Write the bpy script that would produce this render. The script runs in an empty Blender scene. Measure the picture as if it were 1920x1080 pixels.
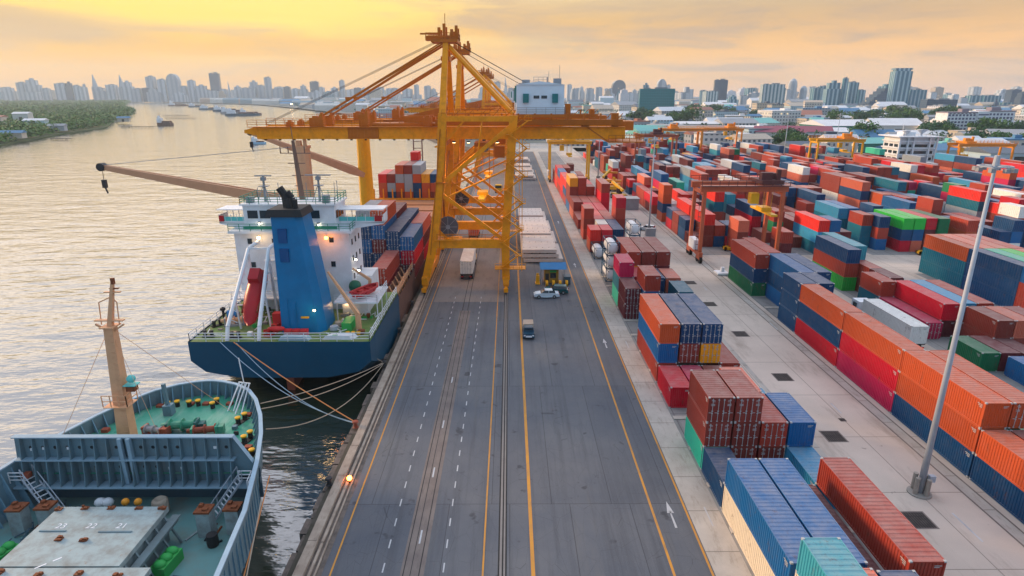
import bpy, math, random
from mathutils import Vector, Matrix
R = math.radians
sc = bpy.context.scene
C = sc.collection
# ------------------------------------------------------------------ camera
CH, PIT, YAW, FPX = 34.5, math.atan(362/1150.), R(0.25), 1150.
cam_d = bpy.data.cameras.new('camera'); cam = bpy.data.objects.new('camera', cam_d); C.objects.link(cam)
cam_d.sensor_width = 36; cam_d.lens = 36*FPX/1920; cam_d.clip_start = 0.5; cam_d.clip_end = 30000
cam.location = (0, 0, CH); cam.rotation_euler = (R(90)-PIT, 0, -YAW); sc.camera = cam
# ------------------------------------------------------------------ view, world, sun
sc.view_settings.view_transform = 'Standard'; sc.view_settings.look = 'None'
sc.view_settings.exposure = 0.62; sc.view_settings.gamma = 1.0
sc.cycles.max_bounces = 5; sc.cycles.diffuse_bounces = 2; sc.cycles.glossy_bounces = 2
sc.cycles.transmission_bounces = 2; sc.cycles.volume_bounces = 0; sc.cycles.transparent_max_bounces = 4
sc.cycles.use_denoising = True; sc.cycles.sample_clamp_indirect = 4
SUN_AZ, SUN_EL = R(-62), R(15)
SKY_TOP = (0.92, 0.95, 1.10)      # pale cloud overhead
SKY_BACK = (0.33, 0.44, 0.58)      # blue sky behind the camera
world = bpy.data.worlds.new('World'); sc.world = world; world.use_nodes = True
nt = world.node_tree; nt.nodes.clear()
def wn(t, **k):
    n = nt.nodes.new(t)
    for a, b in k.items(): setattr(n, a, b)
    return n
L = nt.links.new
def wmath(op, a, b=None, clamp=False):
    n = wn('ShaderNodeMath', operation=op, use_clamp=clamp)
    for i, v in enumerate((a, b)):
        if v is None: continue
        if isinstance(v, (int, float)): n.inputs[i].default_value = v
        else: L(v, n.inputs[i])
    return n.outputs[0]
def wmap(v, a, b, c=0., d=1.):
    n = wn('ShaderNodeMapRange', clamp=True, interpolation_type='SMOOTHSTEP'); L(v, n.inputs[0])
    for i, q in enumerate((a, b, c, d)): n.inputs[i+1].default_value = q
    return n.outputs[0]
def wmix(f, a, b):
    n = wn('ShaderNodeMix', data_type='RGBA')
    for i, v in ((0, f), (6, a), (7, b)):
        if isinstance(v, (int, float)): n.inputs[i].default_value = v
        elif isinstance(v, tuple): n.inputs[i].default_value = (*v, 1)
        else: L(v, n.inputs[i])
    return n.outputs[2]
tc = wn('ShaderNodeTexCoord'); sep = wn('ShaderNodeSeparateXYZ'); L(tc.outputs['Generated'], sep.inputs[0])
X, Y, Z = sep.outputs
def ramp(stops):
    n = wn('ShaderNodeValToRGB'); L(wmath('MULTIPLY', Z, 4.0, True), n.inputs[0])
    e = n.color_ramp.elements
    for i, (p, c) in enumerate(stops):
        el = e[i] if i < 2 else e.new(p)
        el.position = p; el.color = (*c, 1)
    return n.outputs[0]
#  positions are sin(elevation)*4
left = ramp([(0., (.66, .38, .17)), (.10, (.72, .38, .08)), (.24, (.70, .375, .055)), (.42, (.70, .39, .06)), (.56, (.78, .54, .24)), (.63, (1.8, 1.48, 1.2)), (.8, (1.9, 1.6, 1.34))])
right = ramp([(0., (.60, .37, .25)), (.10, (.70, .39, .15)), (.26, (.72, .38, .11)), (.40, (.52, .31, .13)), (.55, (.36, .28, .18)), (.72, (1.4, 1.22, 1.06))])
az = wmap(X, -.55, .62)
fwd = wmix(az, left, right)
# clouds: stretched noise in direction space
mp = wn('ShaderNodeMapping'); L(tc.outputs['Generated'], mp.inputs[0]); mp.inputs['Scale'].default_value = (2.4, 2.4, 15)
nz = wn('ShaderNodeTexNoise'); L(mp.outputs[0], nz.inputs[0]); nz.inputs['Scale'].default_value = 1.9; nz.inputs['Detail'].default_value = 9; nz.inputs['Roughness'].default_value = .58; nz.inputs['Distortion'].default_value = .3
cl = wmap(nz.outputs[0], .47, .68, 0., .8)
fwd = wmix(wmath('MULTIPLY', cl, wmap(Z, .19, .13)), fwd, wmix(az, (.52, .34, .17), (.34, .24, .17)))
mp2 = wn('ShaderNodeMapping'); L(tc.outputs['Generated'], mp2.inputs[0]); mp2.inputs['Scale'].default_value = (1.6, 1.6, 26); mp2.inputs['Location'].default_value = (3.1, 0, 1.7); mp2.inputs['Rotation'].default_value = (0, R(1.5), 0)
nz2 = wn('ShaderNodeTexNoise'); L(mp2.outputs[0], nz2.inputs[0]); nz2.inputs['Scale'].default_value = 1.4; nz2.inputs['Detail'].default_value = 6
br = wmath('MULTIPLY', wmath('MULTIPLY', wmap(nz2.outputs[0], .50, .70, 0., .75), wmap(X, .35, -.5)), wmap(Z, .19, .13))
fwd = wmix(wmath('MULTIPLY', br, wmap(Z, .02, .08)), fwd, (.84, .60, .19))
# cloud bank low on the far left, lit gap above it
def blob(dx, dz, ax, ez, lo, hi):
    a = wmath('DIVIDE', wmath('SUBTRACT', X, dx), ax); b = wmath('DIVIDE', wmath('SUBTRACT', Z, dz), ez)
    r = wmath('ADD', wmath('MULTIPLY', a, a), wmath('MULTIPLY', b, b))
    r = wmath('ADD', r, wmath('MULTIPLY', wmath('SUBTRACT', nz.outputs[0], .5), 2.4))
    return wmap(r, hi, lo)
fwd = wmix(wmath('MULTIPLY', blob(-.40, .120, .34, .040, .2, 1.6), .7), fwd, (.92, .62, .10))
fwd = wmix(wmath('MULTIPLY', blob(-.66, .082, .20, .026, .3, 1.2), .8), fwd, (.44, .30, .17))
top = wmix(wmap(Y, -.5, .35), SKY_BACK, SKY_TOP)
col = wmix(wmap(Z, .24, .42), fwd, top)
col = wmix(wmap(Y, .28, -.05), col, SKY_BACK)
col = wmix(wmap(Z, -.02, -.05), col, (.20, .19, .17))
bg = wn('ShaderNodeBackground'); L(col, bg.inputs[0]); bg.inputs[1].default_value = 1.0
sky = wn('ShaderNodeTexSky', sky_type='NISHITA', sun_disc=False); sky.sun_elevation = SUN_EL; sky.sun_rotation = SUN_AZ; sky.air_density = 1.5; sky.dust_density = 3
bg2 = wn('ShaderNodeBackground'); L(sky.outputs[0], bg2.inputs[0]); bg2.inputs[1].default_value = .003
ad = wn('ShaderNodeAddShader'); L(bg.outputs[0], ad.inputs[0]); L(bg2.outputs[0], ad.inputs[1])
wo = wn('ShaderNodeOutputWorld'); L(ad.outputs[0], wo.inputs[0])
sun_d = bpy.data.lights.new('sun', 'SUN'); sun = bpy.data.objects.new('sun', sun_d); C.objects.link(sun)
sun_d.energy = 2.9; sun_d.angle = R(12); sun_d.color = (1, .66, .36)
sdir = Vector((math.sin(SUN_AZ)*math.cos(SUN_EL), math.cos(SUN_AZ)*math.cos(SUN_EL), math.sin(SUN_EL)))
sun.rotation_euler = sdir.to_track_quat('Z', 'Y').to_euler(); sun.location = (0, 0, 300)

# ------------------------------------------------------------------ helpers
def ray(u, v):
    a = (u-960)/FPX; b = (540-v)/FPX; cp, sp = math.cos(PIT), math.sin(PIT)
    y = cp+b*sp; z = -sp+b*cp
    return (a*math.cos(YAW)+y*math.sin(YAW), y*math.cos(YAW)-a*math.sin(YAW), z)
def at_dist(u, v, yd):
    d = ray(u, v); t = yd/d[1]; return d[0]*t, CH+d[2]*t
def tag(o, label=None, cat=None, group=None, kind=None):
    if label: o['label'] = label
    if cat: o['category'] = cat
    if group: o['group'] = group
    if kind: o['kind'] = kind
    return o
def T(name, label, cat, loc=(0, 0, 0), group=None, rz=0):
    o = bpy.data.objects.new(name, None); o.empty_display_size = .5; C.objects.link(o); o.location = loc; o.rotation_euler = (0, 0, rz)
    return tag(o, label, cat, group)
def kids(o): return [c for c in bpy.data.objects if c.parent == o]
def copy_tree(o, parent=None, tree=None):
    c = o.copy(); C.objects.link(c); c.parent = parent
    for ch in list(o.children): copy_tree(ch, c)
    return c
class MB:
    def __init__(s): s.v = []; s.f = []; s.mi = []; s.m = 0; s.M = None
    def add(s, vs, fs):
        n = len(s.v)
        if s.M is not None: vs = [tuple(s.M @ Vector(p)) for p in vs]
        s.v += [tuple(p) for p in vs]; s.f += [tuple(i+n for i in f) for f in fs]; s.mi += [s.m]*len(fs); return s
    def box(s, x0, y0, z0, x1, y1, z1):
        return s.add([(x0, y0, z0), (x1, y0, z0), (x1, y1, z0), (x0, y1, z0), (x0, y0, z1), (x1, y0, z1), (x1, y1, z1), (x0, y1, z1)],
            [(3, 2, 1, 0), (4, 5, 6, 7), (0, 1, 5, 4), (1, 2, 6, 5), (2, 3, 7, 6), (3, 0, 4, 7)])
    def cbox(s, x, y, z, w, d, h): return s.box(x-w/2, y-d/2, z, x+w/2, y+d/2, z+h)
    def beam(s, p, q, w, h=None, w2=None, h2=None):
        h = h or w; w2 = w2 or w; h2 = h2 or h
        p = Vector(p); q = Vector(q); d = (q-p).normalized()
        a = Vector((0, 0, 1)) if abs(d.z) < .9 else Vector((0, 1, 0))
        sx = d.cross(a).normalized(); sy = sx.cross(d).normalized(); vs = []
        for c, ww, hh in ((p, w, h), (q, w2, h2)):
            for i, j in ((-1, -1), (1, -1), (1, 1), (-1, 1)): vs.append(c+sx*i*ww/2+sy*j*hh/2)
        return s.add(vs, [(3, 2, 1, 0), (4, 5, 6, 7), (0, 1, 5, 4), (1, 2, 6, 5), (2, 3, 7, 6), (3, 0, 4, 7)])
    def tube(s, p, q, r, r2=None, n=8):
        r2 = r if r2 is None else r2
        p = Vector(p); q = Vector(q); d = (q-p).normalized()
        a = Vector((0, 0, 1)) if abs(d.z) < .9 else Vector((0, 1, 0))
        sx = d.cross(a).normalized(); sy = sx.cross(d)
        vs = [c+(sx*math.cos(2*math.pi*i/n)+sy*math.sin(2*math.pi*i/n))*rr for c, rr in ((p, r), (q, r2)) for i in range(n)]
        return s.add(vs, [(i, i+n, (i+1) % n+n, (i+1) % n) for i in range(n)]+[tuple(range(n)), tuple(range(2*n-1, n-1, -1))])
    def path(s, pts, r, n=6):
        for a, b in zip(pts, pts[1:]): s.tube(a, b, r, None, n)
        return s
    def prism(s, pts, z0, z1, inset=0):
        n = len(pts); cx = sum(p[0] for p in pts)/n; cy = sum(p[1] for p in pts)/n; k = 1-inset
        vs = [(x, y, z0) for x, y in pts]+[(cx+(x-cx)*k, cy+(y-cy)*k, z1) for x, y in pts]
        return s.add(vs, [tuple(range(n-1, -1, -1)), tuple(range(n, 2*n))]+[(i, (i+1) % n, (i+1) % n+n, i+n) for i in range(n)])
    def lathe(s, cx, cy, prof, n=12):
        k = len(prof)
        vs = [(cx+r*math.cos(2*math.pi*i/n), cy+r*math.sin(2*math.pi*i/n), z) for r, z in prof for i in range(n)]
        fs = [(j*n+i, j*n+(i+1) % n, (j+1)*n+(i+1) % n, (j+1)*n+i) for j in range(k-1) for i in range(n)]
        return s.add(vs, fs+[tuple(range(n-1, -1, -1)), tuple(range((k-1)*n, k*n))])
    def gable(s, x0, y0, x1, y1, z, h, along='y', ov=0.):
        x0 -= ov; x1 += ov; y0 -= ov; y1 += ov
        if along == 'y':
            m = (x0+x1)/2; vs = [(x0, y0, z), (x1, y0, z), (x1, y1, z), (x0, y1, z), (m, y0, z+h), (m, y1, z+h)]
            fs = [(0, 3, 2, 1), (0, 4, 5, 3), (1, 2, 5, 4), (0, 1, 4), (2, 3, 5)]
        else:
            m = (y0+y1)/2; vs = [(x0, y0, z), (x1, y0, z), (x1, y1, z), (x0, y1, z), (x0, m, z+h), (x1, m, z+h)]
            fs = [(0, 3, 2, 1), (0, 1, 5, 4), (2, 3, 4, 5), (1, 2, 5), (3, 0, 4)]
        return s.add(vs, fs)
    def ell(s, cx, cy, cz, rx, ry, rz, n=8, m=6):
        vs = [(cx, cy, cz-rz)]
        for j in range(1, m):
            t = math.pi*j/m-math.pi/2
            vs += [(cx+rx*math.cos(t)*math.cos(2*math.pi*i/n), cy+ry*math.cos(t)*math.sin(2*math.pi*i/n), cz+rz*math.sin(t)) for i in range(n)]
        vs.append((cx, cy, cz+rz)); fs = [(0, 1+(i+1) % n, 1+i) for i in range(n)]
        for j in range(m-2): fs += [(1+j*n+i, 1+j*n+(i+1) % n, 1+(j+1)*n+(i+1) % n, 1+(j+1)*n+i) for i in range(n)]
        e = len(vs)-1; fs += [(e, 1+(m-2)*n+i, 1+(m-2)*n+(i+1) % n) for i in range(n)]
        return s.add(vs, fs)
    def rail(s, pts, h=1.0, r=.03, rails=3, step=2.0):
        for a, b in zip(pts, pts[1:]):
            a = Vector(a); b = Vector(b); n = max(1, int((b-a).length/step))
            for i in range(n+1):
                p = a.lerp(b, i/n); s.beam(p, p+Vector((0, 0, h)), 2*r)
            for k in range(rails):
                z = Vector((0, 0, h*(k+1)/rails)); s.beam(a+z, b+z, 2*r)
        return s
    def mesh(s, name, mats, smooth=False):
        me = bpy.data.meshes.new(name); me.from_pydata(s.v, [], s.f); me.update()
        for m in (mats if isinstance(mats, (list, tuple)) else [mats]): me.materials.append(m)
        if any(s.mi): me.polygons.foreach_set('material_index', s.mi)
        if smooth: me.polygons.foreach_set('use_smooth', [True]*len(s.f))
        return me
    def build(s, name, mats, parent=None, smooth=False, loc=None):
        o = bpy.data.objects.new(name, s.mesh(name, mats, smooth)); C.objects.link(o); o.parent = parent
        if loc: o.location = loc
        return o

# ------------------------------------------------------------------ materials
MATS = {}
def nodes(name):
    m = bpy.data.materials.new(name); m.use_nodes = True; t = m.node_tree; b = t.nodes['Principled BSDF']; b.inputs['Specular IOR Level'].default_value = .22
    return m, t, b
def nn(t, typ, **k):
    n = t.nodes.new(typ)
    for a, v in k.items(): setattr(n, a, v)
    return n
def mix(t, f, a, b, mode='MIX'):
    n = nn(t, 'ShaderNodeMix', data_type='RGBA', blend_type=mode)
    for i, v in ((0, f), (6, a), (7, b)):
        if isinstance(v, (int, float)): n.inputs[i].default_value = v
        elif isinstance(v, tuple): n.inputs[i].default_value = (*v, 1)
        else: t.links.new(v, n.inputs[i])
    return n.outputs[2]
def noise(t, coord, scale, detail=4, rough=.55, mscale=None):
    src = coord
    if mscale:
        mp = nn(t, 'ShaderNodeMapping'); mp.inputs['Scale'].default_value = mscale; t.links.new(src, mp.inputs[0]); src = mp.outputs[0]
    n = nn(t, 'ShaderNodeTexNoise'); t.links.new(src, n.inputs[0]); n.inputs['Scale'].default_value = scale
    n.inputs['Detail'].default_value = detail; n.inputs['Roughness'].default_value = rough
    return n.outputs[0]
def rng(t, v, a, b, c=0., d=1.):
    n = nn(t, 'ShaderNodeMapRange'); t.links.new(v, n.inputs[0])
    for i, q in enumerate((a, b, c, d)): n.inputs[i+1].default_value = q
    return n.outputs[0]
def paint(name, c, rough=.5, wear=.35, dirt=(.16, .11, .08), scale=.8, metal=0., streak=True):
    if name in MATS: return MATS[name]
    m, t, b = nodes(name); g = nn(t, 'ShaderNodeNewGeometry').outputs['Position']
    f = rng(t, noise(t, g, scale, 6, .65), .42, .75)
    col = mix(t, f, c, tuple(x*(1-wear*.6)+y*wear*.3 for x, y in zip(c, dirt)))
    if streak:
        f2 = rng(t, noise(t, g, 1.7, 5, .7, (1.5, 1.5, .25)), .60, .78, 0, wear)
        col = mix(t, f2, col, dirt)
    t.links.new(col, b.inputs['Base Color']); b.inputs['Roughness'].default_value = rough; b.inputs['Metallic'].default_value = metal
    MATS[name] = m; return m
def emit(name, c, s):
    if name in MATS: return MATS[name]
    m, t, b = nodes(name); b.inputs['Base Color'].default_value = (*c, 1); b.inputs['Emission Color'].default_value = (*c, 1); b.inputs['Emission Strength'].default_value = s
    MATS[name] = m; return m
def glass(name='window glass', c=(.02, .03, .04)):
    if name in MATS: return MATS[name]
    m, t, b = nodes(name); b.inputs['Base Color'].default_value = (*c, 1); b.inputs['Roughness'].default_value = .08; b.inputs['Specular IOR Level'].default_value = .5
    MATS[name] = m; return m
# container paint: colour is the object's own, weathering on top
def container_mat(attr=False):
    m, t, b = nodes('container paint'+(' far' if attr else ''))
    if attr: base = nn(t, 'ShaderNodeAttribute', attribute_name='Col').outputs['Color']
    else: base = nn(t, 'ShaderNodeObjectInfo').outputs['Color']
    g = nn(t, 'ShaderNodeNewGeometry').outputs['Position']
    f = rng(t, noise(t, g, .55, 6, .65), .46, .84, 0., .16)
    col = mix(t, f, base, mix(t, .5, base, (.40, .33, .30)))
    sn = nn(t, 'ShaderNodeSeparateXYZ'); t.links.new(nn(t, 'ShaderNodeNewGeometry').outputs['True Normal'], sn.inputs[0])
    up = rng(t, sn.outputs[2], .5, .9, 0, 1); du = rng(t, noise(t, g, .8, 6, .7), .30, .70, .06, .42)
    ml = nn(t, 'ShaderNodeMath', operation='MULTIPLY'); t.links.new(up, ml.inputs[0]); t.links.new(du, ml.inputs[1])
    col = mix(t, ml.outputs[0], col, (.40, .34, .31))              # settled dust on the roofs
    f2 = rng(t, noise(t, g, 1.5, 7, .78, (1, 1, .40)), .57, .70, 0., .75)
    col = mix(t, f2, col, (.13, .06, .04))
    f3 = rng(t, noise(t, g, 5, 4, .65), .58, .72, 0., .38)
    col = mix(t, f3, col, (.08, .06, .05))
    t.links.new(col, b.inputs['Base Color']); b.inputs['Roughness'].default_value = .48
    if attr:
        w = nn(t, 'ShaderNodeTexWave', wave_type='BANDS', bands_direction='Y'); t.links.new(g, w.inputs[0]); w.inputs['Scale'].default_value = .9
        bp = nn(t, 'ShaderNodeBump'); bp.inputs['Strength'].default_value = .5; bp.inputs['Distance'].default_value = .05
        t.links.new(w.outputs[0], bp.inputs['Height']); t.links.new(bp.outputs[0], b.inputs['Normal'])
    return m
M_CONT = container_mat(); M_CONTF = container_mat(True)
M_BAR = paint('galvanised bars', (.42, .42, .42), .4, .3)
M_ORANGE = paint('crane orange', (.88, .31, .004), .42, .55, (.24, .09, .02), .9)
M_ORANGE2 = paint('crane dark orange', (.52, .145, .010), .5, .4, (.10, .04, .02), .5)
M_YEL = paint('machine yellow', (.80, .40, .01), .4, .3)
M_RTGRED = paint('gantry red', (.52, .115, .05), .45, .45, (.16, .07, .05))
M_RTGOR = paint('gantry orange', (.80, .27, .02), .45, .2)
M_RTGYEL = paint('gantry yellow', (.85, .40, .01), .45, .2)
M_DARK = paint('dark steel', (.035, .035, .04), .5, .3)
M_GREY = paint('grey steel', (.28, .29, .31), .5, .4)
M_GALV = paint('galvanised pole', (.38, .42, .48), .45, .3, (.25, .2, .16))
M_WHITE = paint('white paint', (.74, .76, .80), .42, .38, (.40, .27, .17), .5)
M_HOUSE = paint('machinery house cladding', (.66, .76, .84), .45, .25, (.45, .4, .35), .3)
M_BLUE = paint('ship hull blue', (.002, .062, .125), .36, .45, (.03, .07, .10), .35)
M_FUN = paint('funnel blue', (.002, .155, .36), .4, .55, (.02, .12, .24), .5)
M_GREEN = paint('deck green', (.035, .27, .17), .5, 1.15, (.60, .66, .52), .45, streak=False)
M_GDECK = paint('poop deck green', (.11, .20, .05), .6, 1.2, (.55, .48, .24), .9, streak=False)
M_BOX = paint('antifouling red', (.30, .07, .04), .6, .4)
M_RED = paint('lifeboat red', (.42, .018, .025), .35, .25, (.3, .1, .08))
M_RED2 = paint('bright red', (.62, .03, .03), .4, .2)
M_BEIGE = paint('mast beige', (.66, .36, .20), .5, .35, (.28, .16, .10))
M_SHIPGREY = paint('ship blue grey', (.125, .215, .265), .45, .75, (.24, .20, .16), .6)
M_SHIPDK = paint('ship bulkhead slate', (.055, .11, .15), .5, .5, (.12, .08, .06), .5)
M_HATCH = paint('hatch grey green', (.29, .37, .385), .5, 1.1, (.26, .19, .14), .9)
M_SDECK = paint('worn main deck', (.13, .28, .28), .55, 1.1, (.42, .33, .26), .45, streak=False)
M_RUST = paint('rust', (.22, .07, .03), .8, .9, (.08, .03, .02), 2.)
M_ROPE = paint('rope', (.42, .34, .27), .9, .3)
M_ROPE2 = paint('orange rope', (.60, .24, .09), .9, .3)
M_ROPE3 = paint('blue rope', (.30, .42, .52), .9, .3)
M_BLACK = paint('soot black', (.02, .022, .026), .6, .3)
M_LGREEN = paint('bright green paint', (.03, .36, .08), .5, .4)
M_RUBBER = paint('tyre rubber', (.02, .02, .02), .85, .2)
M_CONC = paint('concrete', (.34, .31, .28), .85, .45, (.17, .14, .12), .3)
M_TEAL = paint('aqua trim', (.12, .52, .50), .5, .2)
M_ROOFB = paint('blue sheet roof', (.02, .18, .44), .5, .3)
GL = glass()
M_LAMP = emit('warm lamp', (1, .62, .22), 14); M_LAMPO = emit('orange lamp', (1, .26, .03), 16)
M_LAMPW = emit('white lamp', (1, .9, .65), 12)

def ground_mat(name, c1, c2, c3, s1=.08, s2=1.2, rough=.85, seams=None, spots=None):
    m, t, b = nodes(name); g = nn(t, 'ShaderNodeNewGeometry').outputs['Position']
    col = mix(t, rng(t, noise(t, g, s1, 6, .6), .35, .7), c1, c2)
    col = mix(t, rng(t, noise(t, g, s2, 6, .7, (1, .22, 1)), .52, .78, 0, .75), col, c3)
    if spots: col = mix(t, rng(t, noise(t, g, spots, 3, .6), .70, .76, 0, .7), col, tuple(x*.35 for x in c1))
    if seams:
        br = nn(t, 'ShaderNodeTexBrick'); t.links.new(g, br.inputs[0]); br.offset = 0; br.inputs['Scale'].default_value = 1
        br.inputs['Brick Width'].default_value = seams[0]; br.inputs['Row Height'].default_value = seams[1]; br.inputs['Mortar Size'].default_value = .05
        col = mix(t, rng(t, br.outputs['Fac'], 0, 1, 0, .65), col, tuple(x*.35 for x in c1))
        f = noise(t, g, .11, 0); 
    t.links.new(col, b.inputs['Base Color']); b.inputs['Roughness'].default_value = rough
    return m
def asphalt():
    m, t, b = nodes('quay asphalt'); g = nn(t, 'ShaderNodeNewGeometry').outputs['Position']
    col = mix(t, rng(t, noise(t, g, .05, 6, .65), .36, .66), (.090, .100, .122), (.150, .150, .158))
    col = mix(t, rng(t, noise(t, g, 1.1, 5, .7, (1, .035, 1)), .49, .70, 0, .5), col, (.055, .058, .068))
    col = mix(t, rng(t, noise(t, g, .33, 5, .7, (1, .12, 1)), .56, .74, 0, .5), col, (.155, .145, .135))
    col = mix(t, rng(t, noise(t, g, .42, 3, .55), .65, .70, 0, .6), col, (.030, .031, .036))
    col = mix(t, rng(t, noise(t, g, 9, 2, .6), .55, .75, 0, .25), col, (.19, .185, .18))
    br = nn(t, 'ShaderNodeTexBrick'); t.links.new(g, br.inputs[0]); br.offset = .3; br.inputs['Scale'].default_value = 1; br.inputs['Brick Width'].default_value = 5.3; br.inputs['Row Height'].default_value = 23; br.inputs['Mortar Size'].default_value = .035; br.inputs['Bias'].default_value = -.5
    br.inputs['Color1'].default_value = (1, 1, 1, 1); br.inputs['Color2'].default_value = (.78, .78, .80, 1); br.inputs['Mortar'].default_value = (.55, .55, .55, 1)
    col = mix(t, 1., col, br.outputs['Color'], 'MULTIPLY')
    vo = nn(t, 'ShaderNodeTexVoronoi', feature='DISTANCE_TO_EDGE'); mp = nn(t, 'ShaderNodeMapping'); mp.inputs['Scale'].default_value = (.16, .07, 1); t.links.new(g, mp.inputs[0]); t.links.new(mp.outputs[0], vo.inputs[0])
    col = mix(t, rng(t, vo.outputs[0], .0, .006, .6, 0), col, (.03, .03, .033))
    t.links.new(col, b.inputs['Base Color']); b.inputs['Roughness'].default_value = .72; return m
G_ASPH = asphalt()
G_ASPHW = ground_mat('worn quay floodlight tint', (.185, .165, .160), (.26, .215, .19), (.11, .085, .07), .09, .8, .85)  # worn pavement, with warm crane floodlight painted into its colour
G_CONC = ground_mat('yard concrete', (.44, .365, .31), (.64, .54, .46), (.24, .18, .14), .045, .35, .85, (6.2, 9.5), .7)
G_YARD = ground_mat('block paving', (.21, .205, .205), (.31, .295, .28), (.13, .115, .105), .12, 1.1, .88, (3.1, 12.4))
G_KERB = ground_mat('pale concrete strip', (.38, .34, .30), (.52, .47, .42), (.20, .165, .13), .25, 2., .85, (200, 5))
G_TRACK = ground_mat('brown track bed', (.16, .13, .12), (.22, .18, .16), (.10, .085, .08), .4, 3, .85)
G_CITY = ground_mat('city ground', (.12, .14, .13), (.22, .22, .21), (.05, .10, .05), .012, .05, .9)
G_BANK = ground_mat('bank soil', (.05, .09, .03), (.10, .12, .05), (.03, .06, .02), .02, .1, .9)
G_YELL = ground_mat('yellow line paint', (.60, .27, .04), (.46, .22, .06), (.16, .12, .09), .5, 2.2, .7)
G_WHT = ground_mat('white line paint', (.52, .52, .53), (.40, .40, .42), (.14, .14, .15), .5, 2.2, .7)
G_DARK = ground_mat('rail groove', (.02, .02, .022), (.03, .028, .025), (.01, .01, .01), 1, 3, .7)
G_TIMB = ground_mat('weathered quay beam', (.40, .33, .27), (.26, .20, .16), (.14, .10, .08), .6, 4, .85)
G_WALL = ground_mat('wet quay wall', (.10, .085, .07), (.05, .05, .035), (.03, .03, .02), .6, 2, .8)
G_OLD = ground_mat('rough fender strip', (.10, .085, .075), (.19, .15, .13), (.04, .035, .03), 1.2, 4, .9)

def water_mat():
    m, t, b = nodes('river water'); g = nn(t, 'ShaderNodeNewGeometry').outputs['Position']
    b.inputs['Specular IOR Level'].default_value = .5; b.inputs['Roughness'].default_value = .13; b.inputs['IOR'].default_value = 3.0
    # silt colour: brown river, mixed by broad noise with dark green
    f = rng(t, noise(t, g, .012, 4, .5), .35, .7)
    col = mix(t, f, (.012, .022, .009), (.045, .042, .026))
    t.links.new(col, b.inputs['Base Color'])
    n1 = noise(t, g, .60, 3, .5, (.38, 1.0, 1)); n2 = noise(t, g, .16, 3, .5, (.45, 1.0, 1)); n3 = noise(t, g, 1.7, 2, .5, (.5, 1, 1))
    a = nn(t, 'ShaderNodeMath', operation='MULTIPLY_ADD'); t.links.new(n2, a.inputs[0]); a.inputs[1].default_value = 3.0; t.links.new(n1, a.inputs[2])
    c = nn(t, 'ShaderNodeMath', operation='MULTIPLY_ADD'); t.links.new(n3, c.inputs[0]); c.inputs[1].default_value = .30; t.links.new(a.outputs[0], c.inputs[2])
    bp = nn(t, 'ShaderNodeBump'); bp.inputs['Strength'].default_value = 1.0; bp.inputs['Distance'].default_value = .17
    t.links.new(c.outputs[0], bp.inputs['Height']); t.links.new(bp.outputs[0], b.inputs['Normal'])
    return m
M_WATER = water_mat()
def facade(name, wall, win, sx=3.2, sz=3.3, fx=.55, fz=.5, lit=.02, rough=.5, vary=.25):
    m, t, b = nodes(name); tcn = nn(t, 'ShaderNodeTexCoord'); sp = nn(t, 'ShaderNodeSeparateXYZ'); t.links.new(tcn.outputs['Object'], sp.inputs[0])
    def mt(op, a, bb=None):
        n = nn(t, 'ShaderNodeMath', operation=op)
        for i, v in enumerate((a, bb)):
            if v is None: continue
            if isinstance(v, (int, float)): n.inputs[i].default_value = v
            else: t.links.new(v, n.inputs[i])
        return n.outputs[0]
    h = mt('ADD', sp.outputs[0], sp.outputs[1])
    hx = mt('DIVIDE', h, sx); hz = mt('DIVIDE', sp.outputs[2], sz)
    w = mt('MULTIPLY', mt('LESS_THAN', mt('FRACT', hx), fx), mt('LESS_THAN', mt('FRACT', hz), fz))
    nz = nn(t, 'ShaderNodeNewGeometry'); sn = nn(t, 'ShaderNodeSeparateXYZ'); t.links.new(nz.outputs['Normal'], sn.inputs[0])
    w = mt('MULTIPLY', w, mt('LESS_THAN', mt('ABSOLUTE', sn.outputs[2]), .5))
    oi = nn(t, 'ShaderNodeObjectInfo'); wl = mix(t, 1., wall, oi.outputs['Color'], 'MULTIPLY')
    wl = mix(t, rng(t, noise(t, tcn.outputs['Object'], .05, 3), .3, .7, 0, vary), wl, tuple(x*.55 for x in wall))
    col = mix(t, w, wl, win)
    cb = nn(t, 'ShaderNodeCombineXYZ'); t.links.new(mt('FLOOR', hx), cb.inputs[0]); t.links.new(mt('FLOOR', hz), cb.inputs[1]); t.links.new(oi.outputs['Random'], cb.inputs[2])
    wn_ = nn(t, 'ShaderNodeTexWhiteNoise'); t.links.new(cb.outputs[0], wn_.inputs[0])
    on = mt('MULTIPLY', w, mt('LESS_THAN', wn_.outputs[0], lit))
    t.links.new(col, b.inputs['Base Color']); b.inputs['Roughness'].default_value = rough
    b.inputs['Emission Color'].default_value = (1, .72, .35, 1); t.links.new(mt('MULTIPLY', on, .7), b.inputs['Emission Strength'])
    return m
F_GREY = facade('pale tower facade', (.46, .50, .55), (.24, .29, .35), 23, 300, .45, .98, 0)
F_BLUE = facade('blue glass facade', (.28, .42, .48), (.02, .13, .20), 9, 260, .58, .985, .0, .25)
F_TEAL = facade('teal glass facade', (.03, .22, .24), (.01, .14, .16), 3, 3.5, .85, .8, .002, .2)
F_DARK = facade('dark glass facade', (.07, .12, .18), (.04, .07, .12), 4, 3.5, .8, .7, .003, .25)
F_BEIGE = facade('beige facade', (.50, .42, .34), (.14, .13, .13), 3.4, 3.2)
F_WHITE = facade('white block facade', (.68, .70, .76), (.14, .15, .22), 3.0, 3.0, .6, .45, .02)
F_STRIP = facade('ribbed facade', (.48, .54, .56), (.08, .17, .21), 7., 60, .5, 1.1, 0)
def roofm(n, c): return paint(n, c, .6, .35, (.25, .22, .2), .06)
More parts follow.
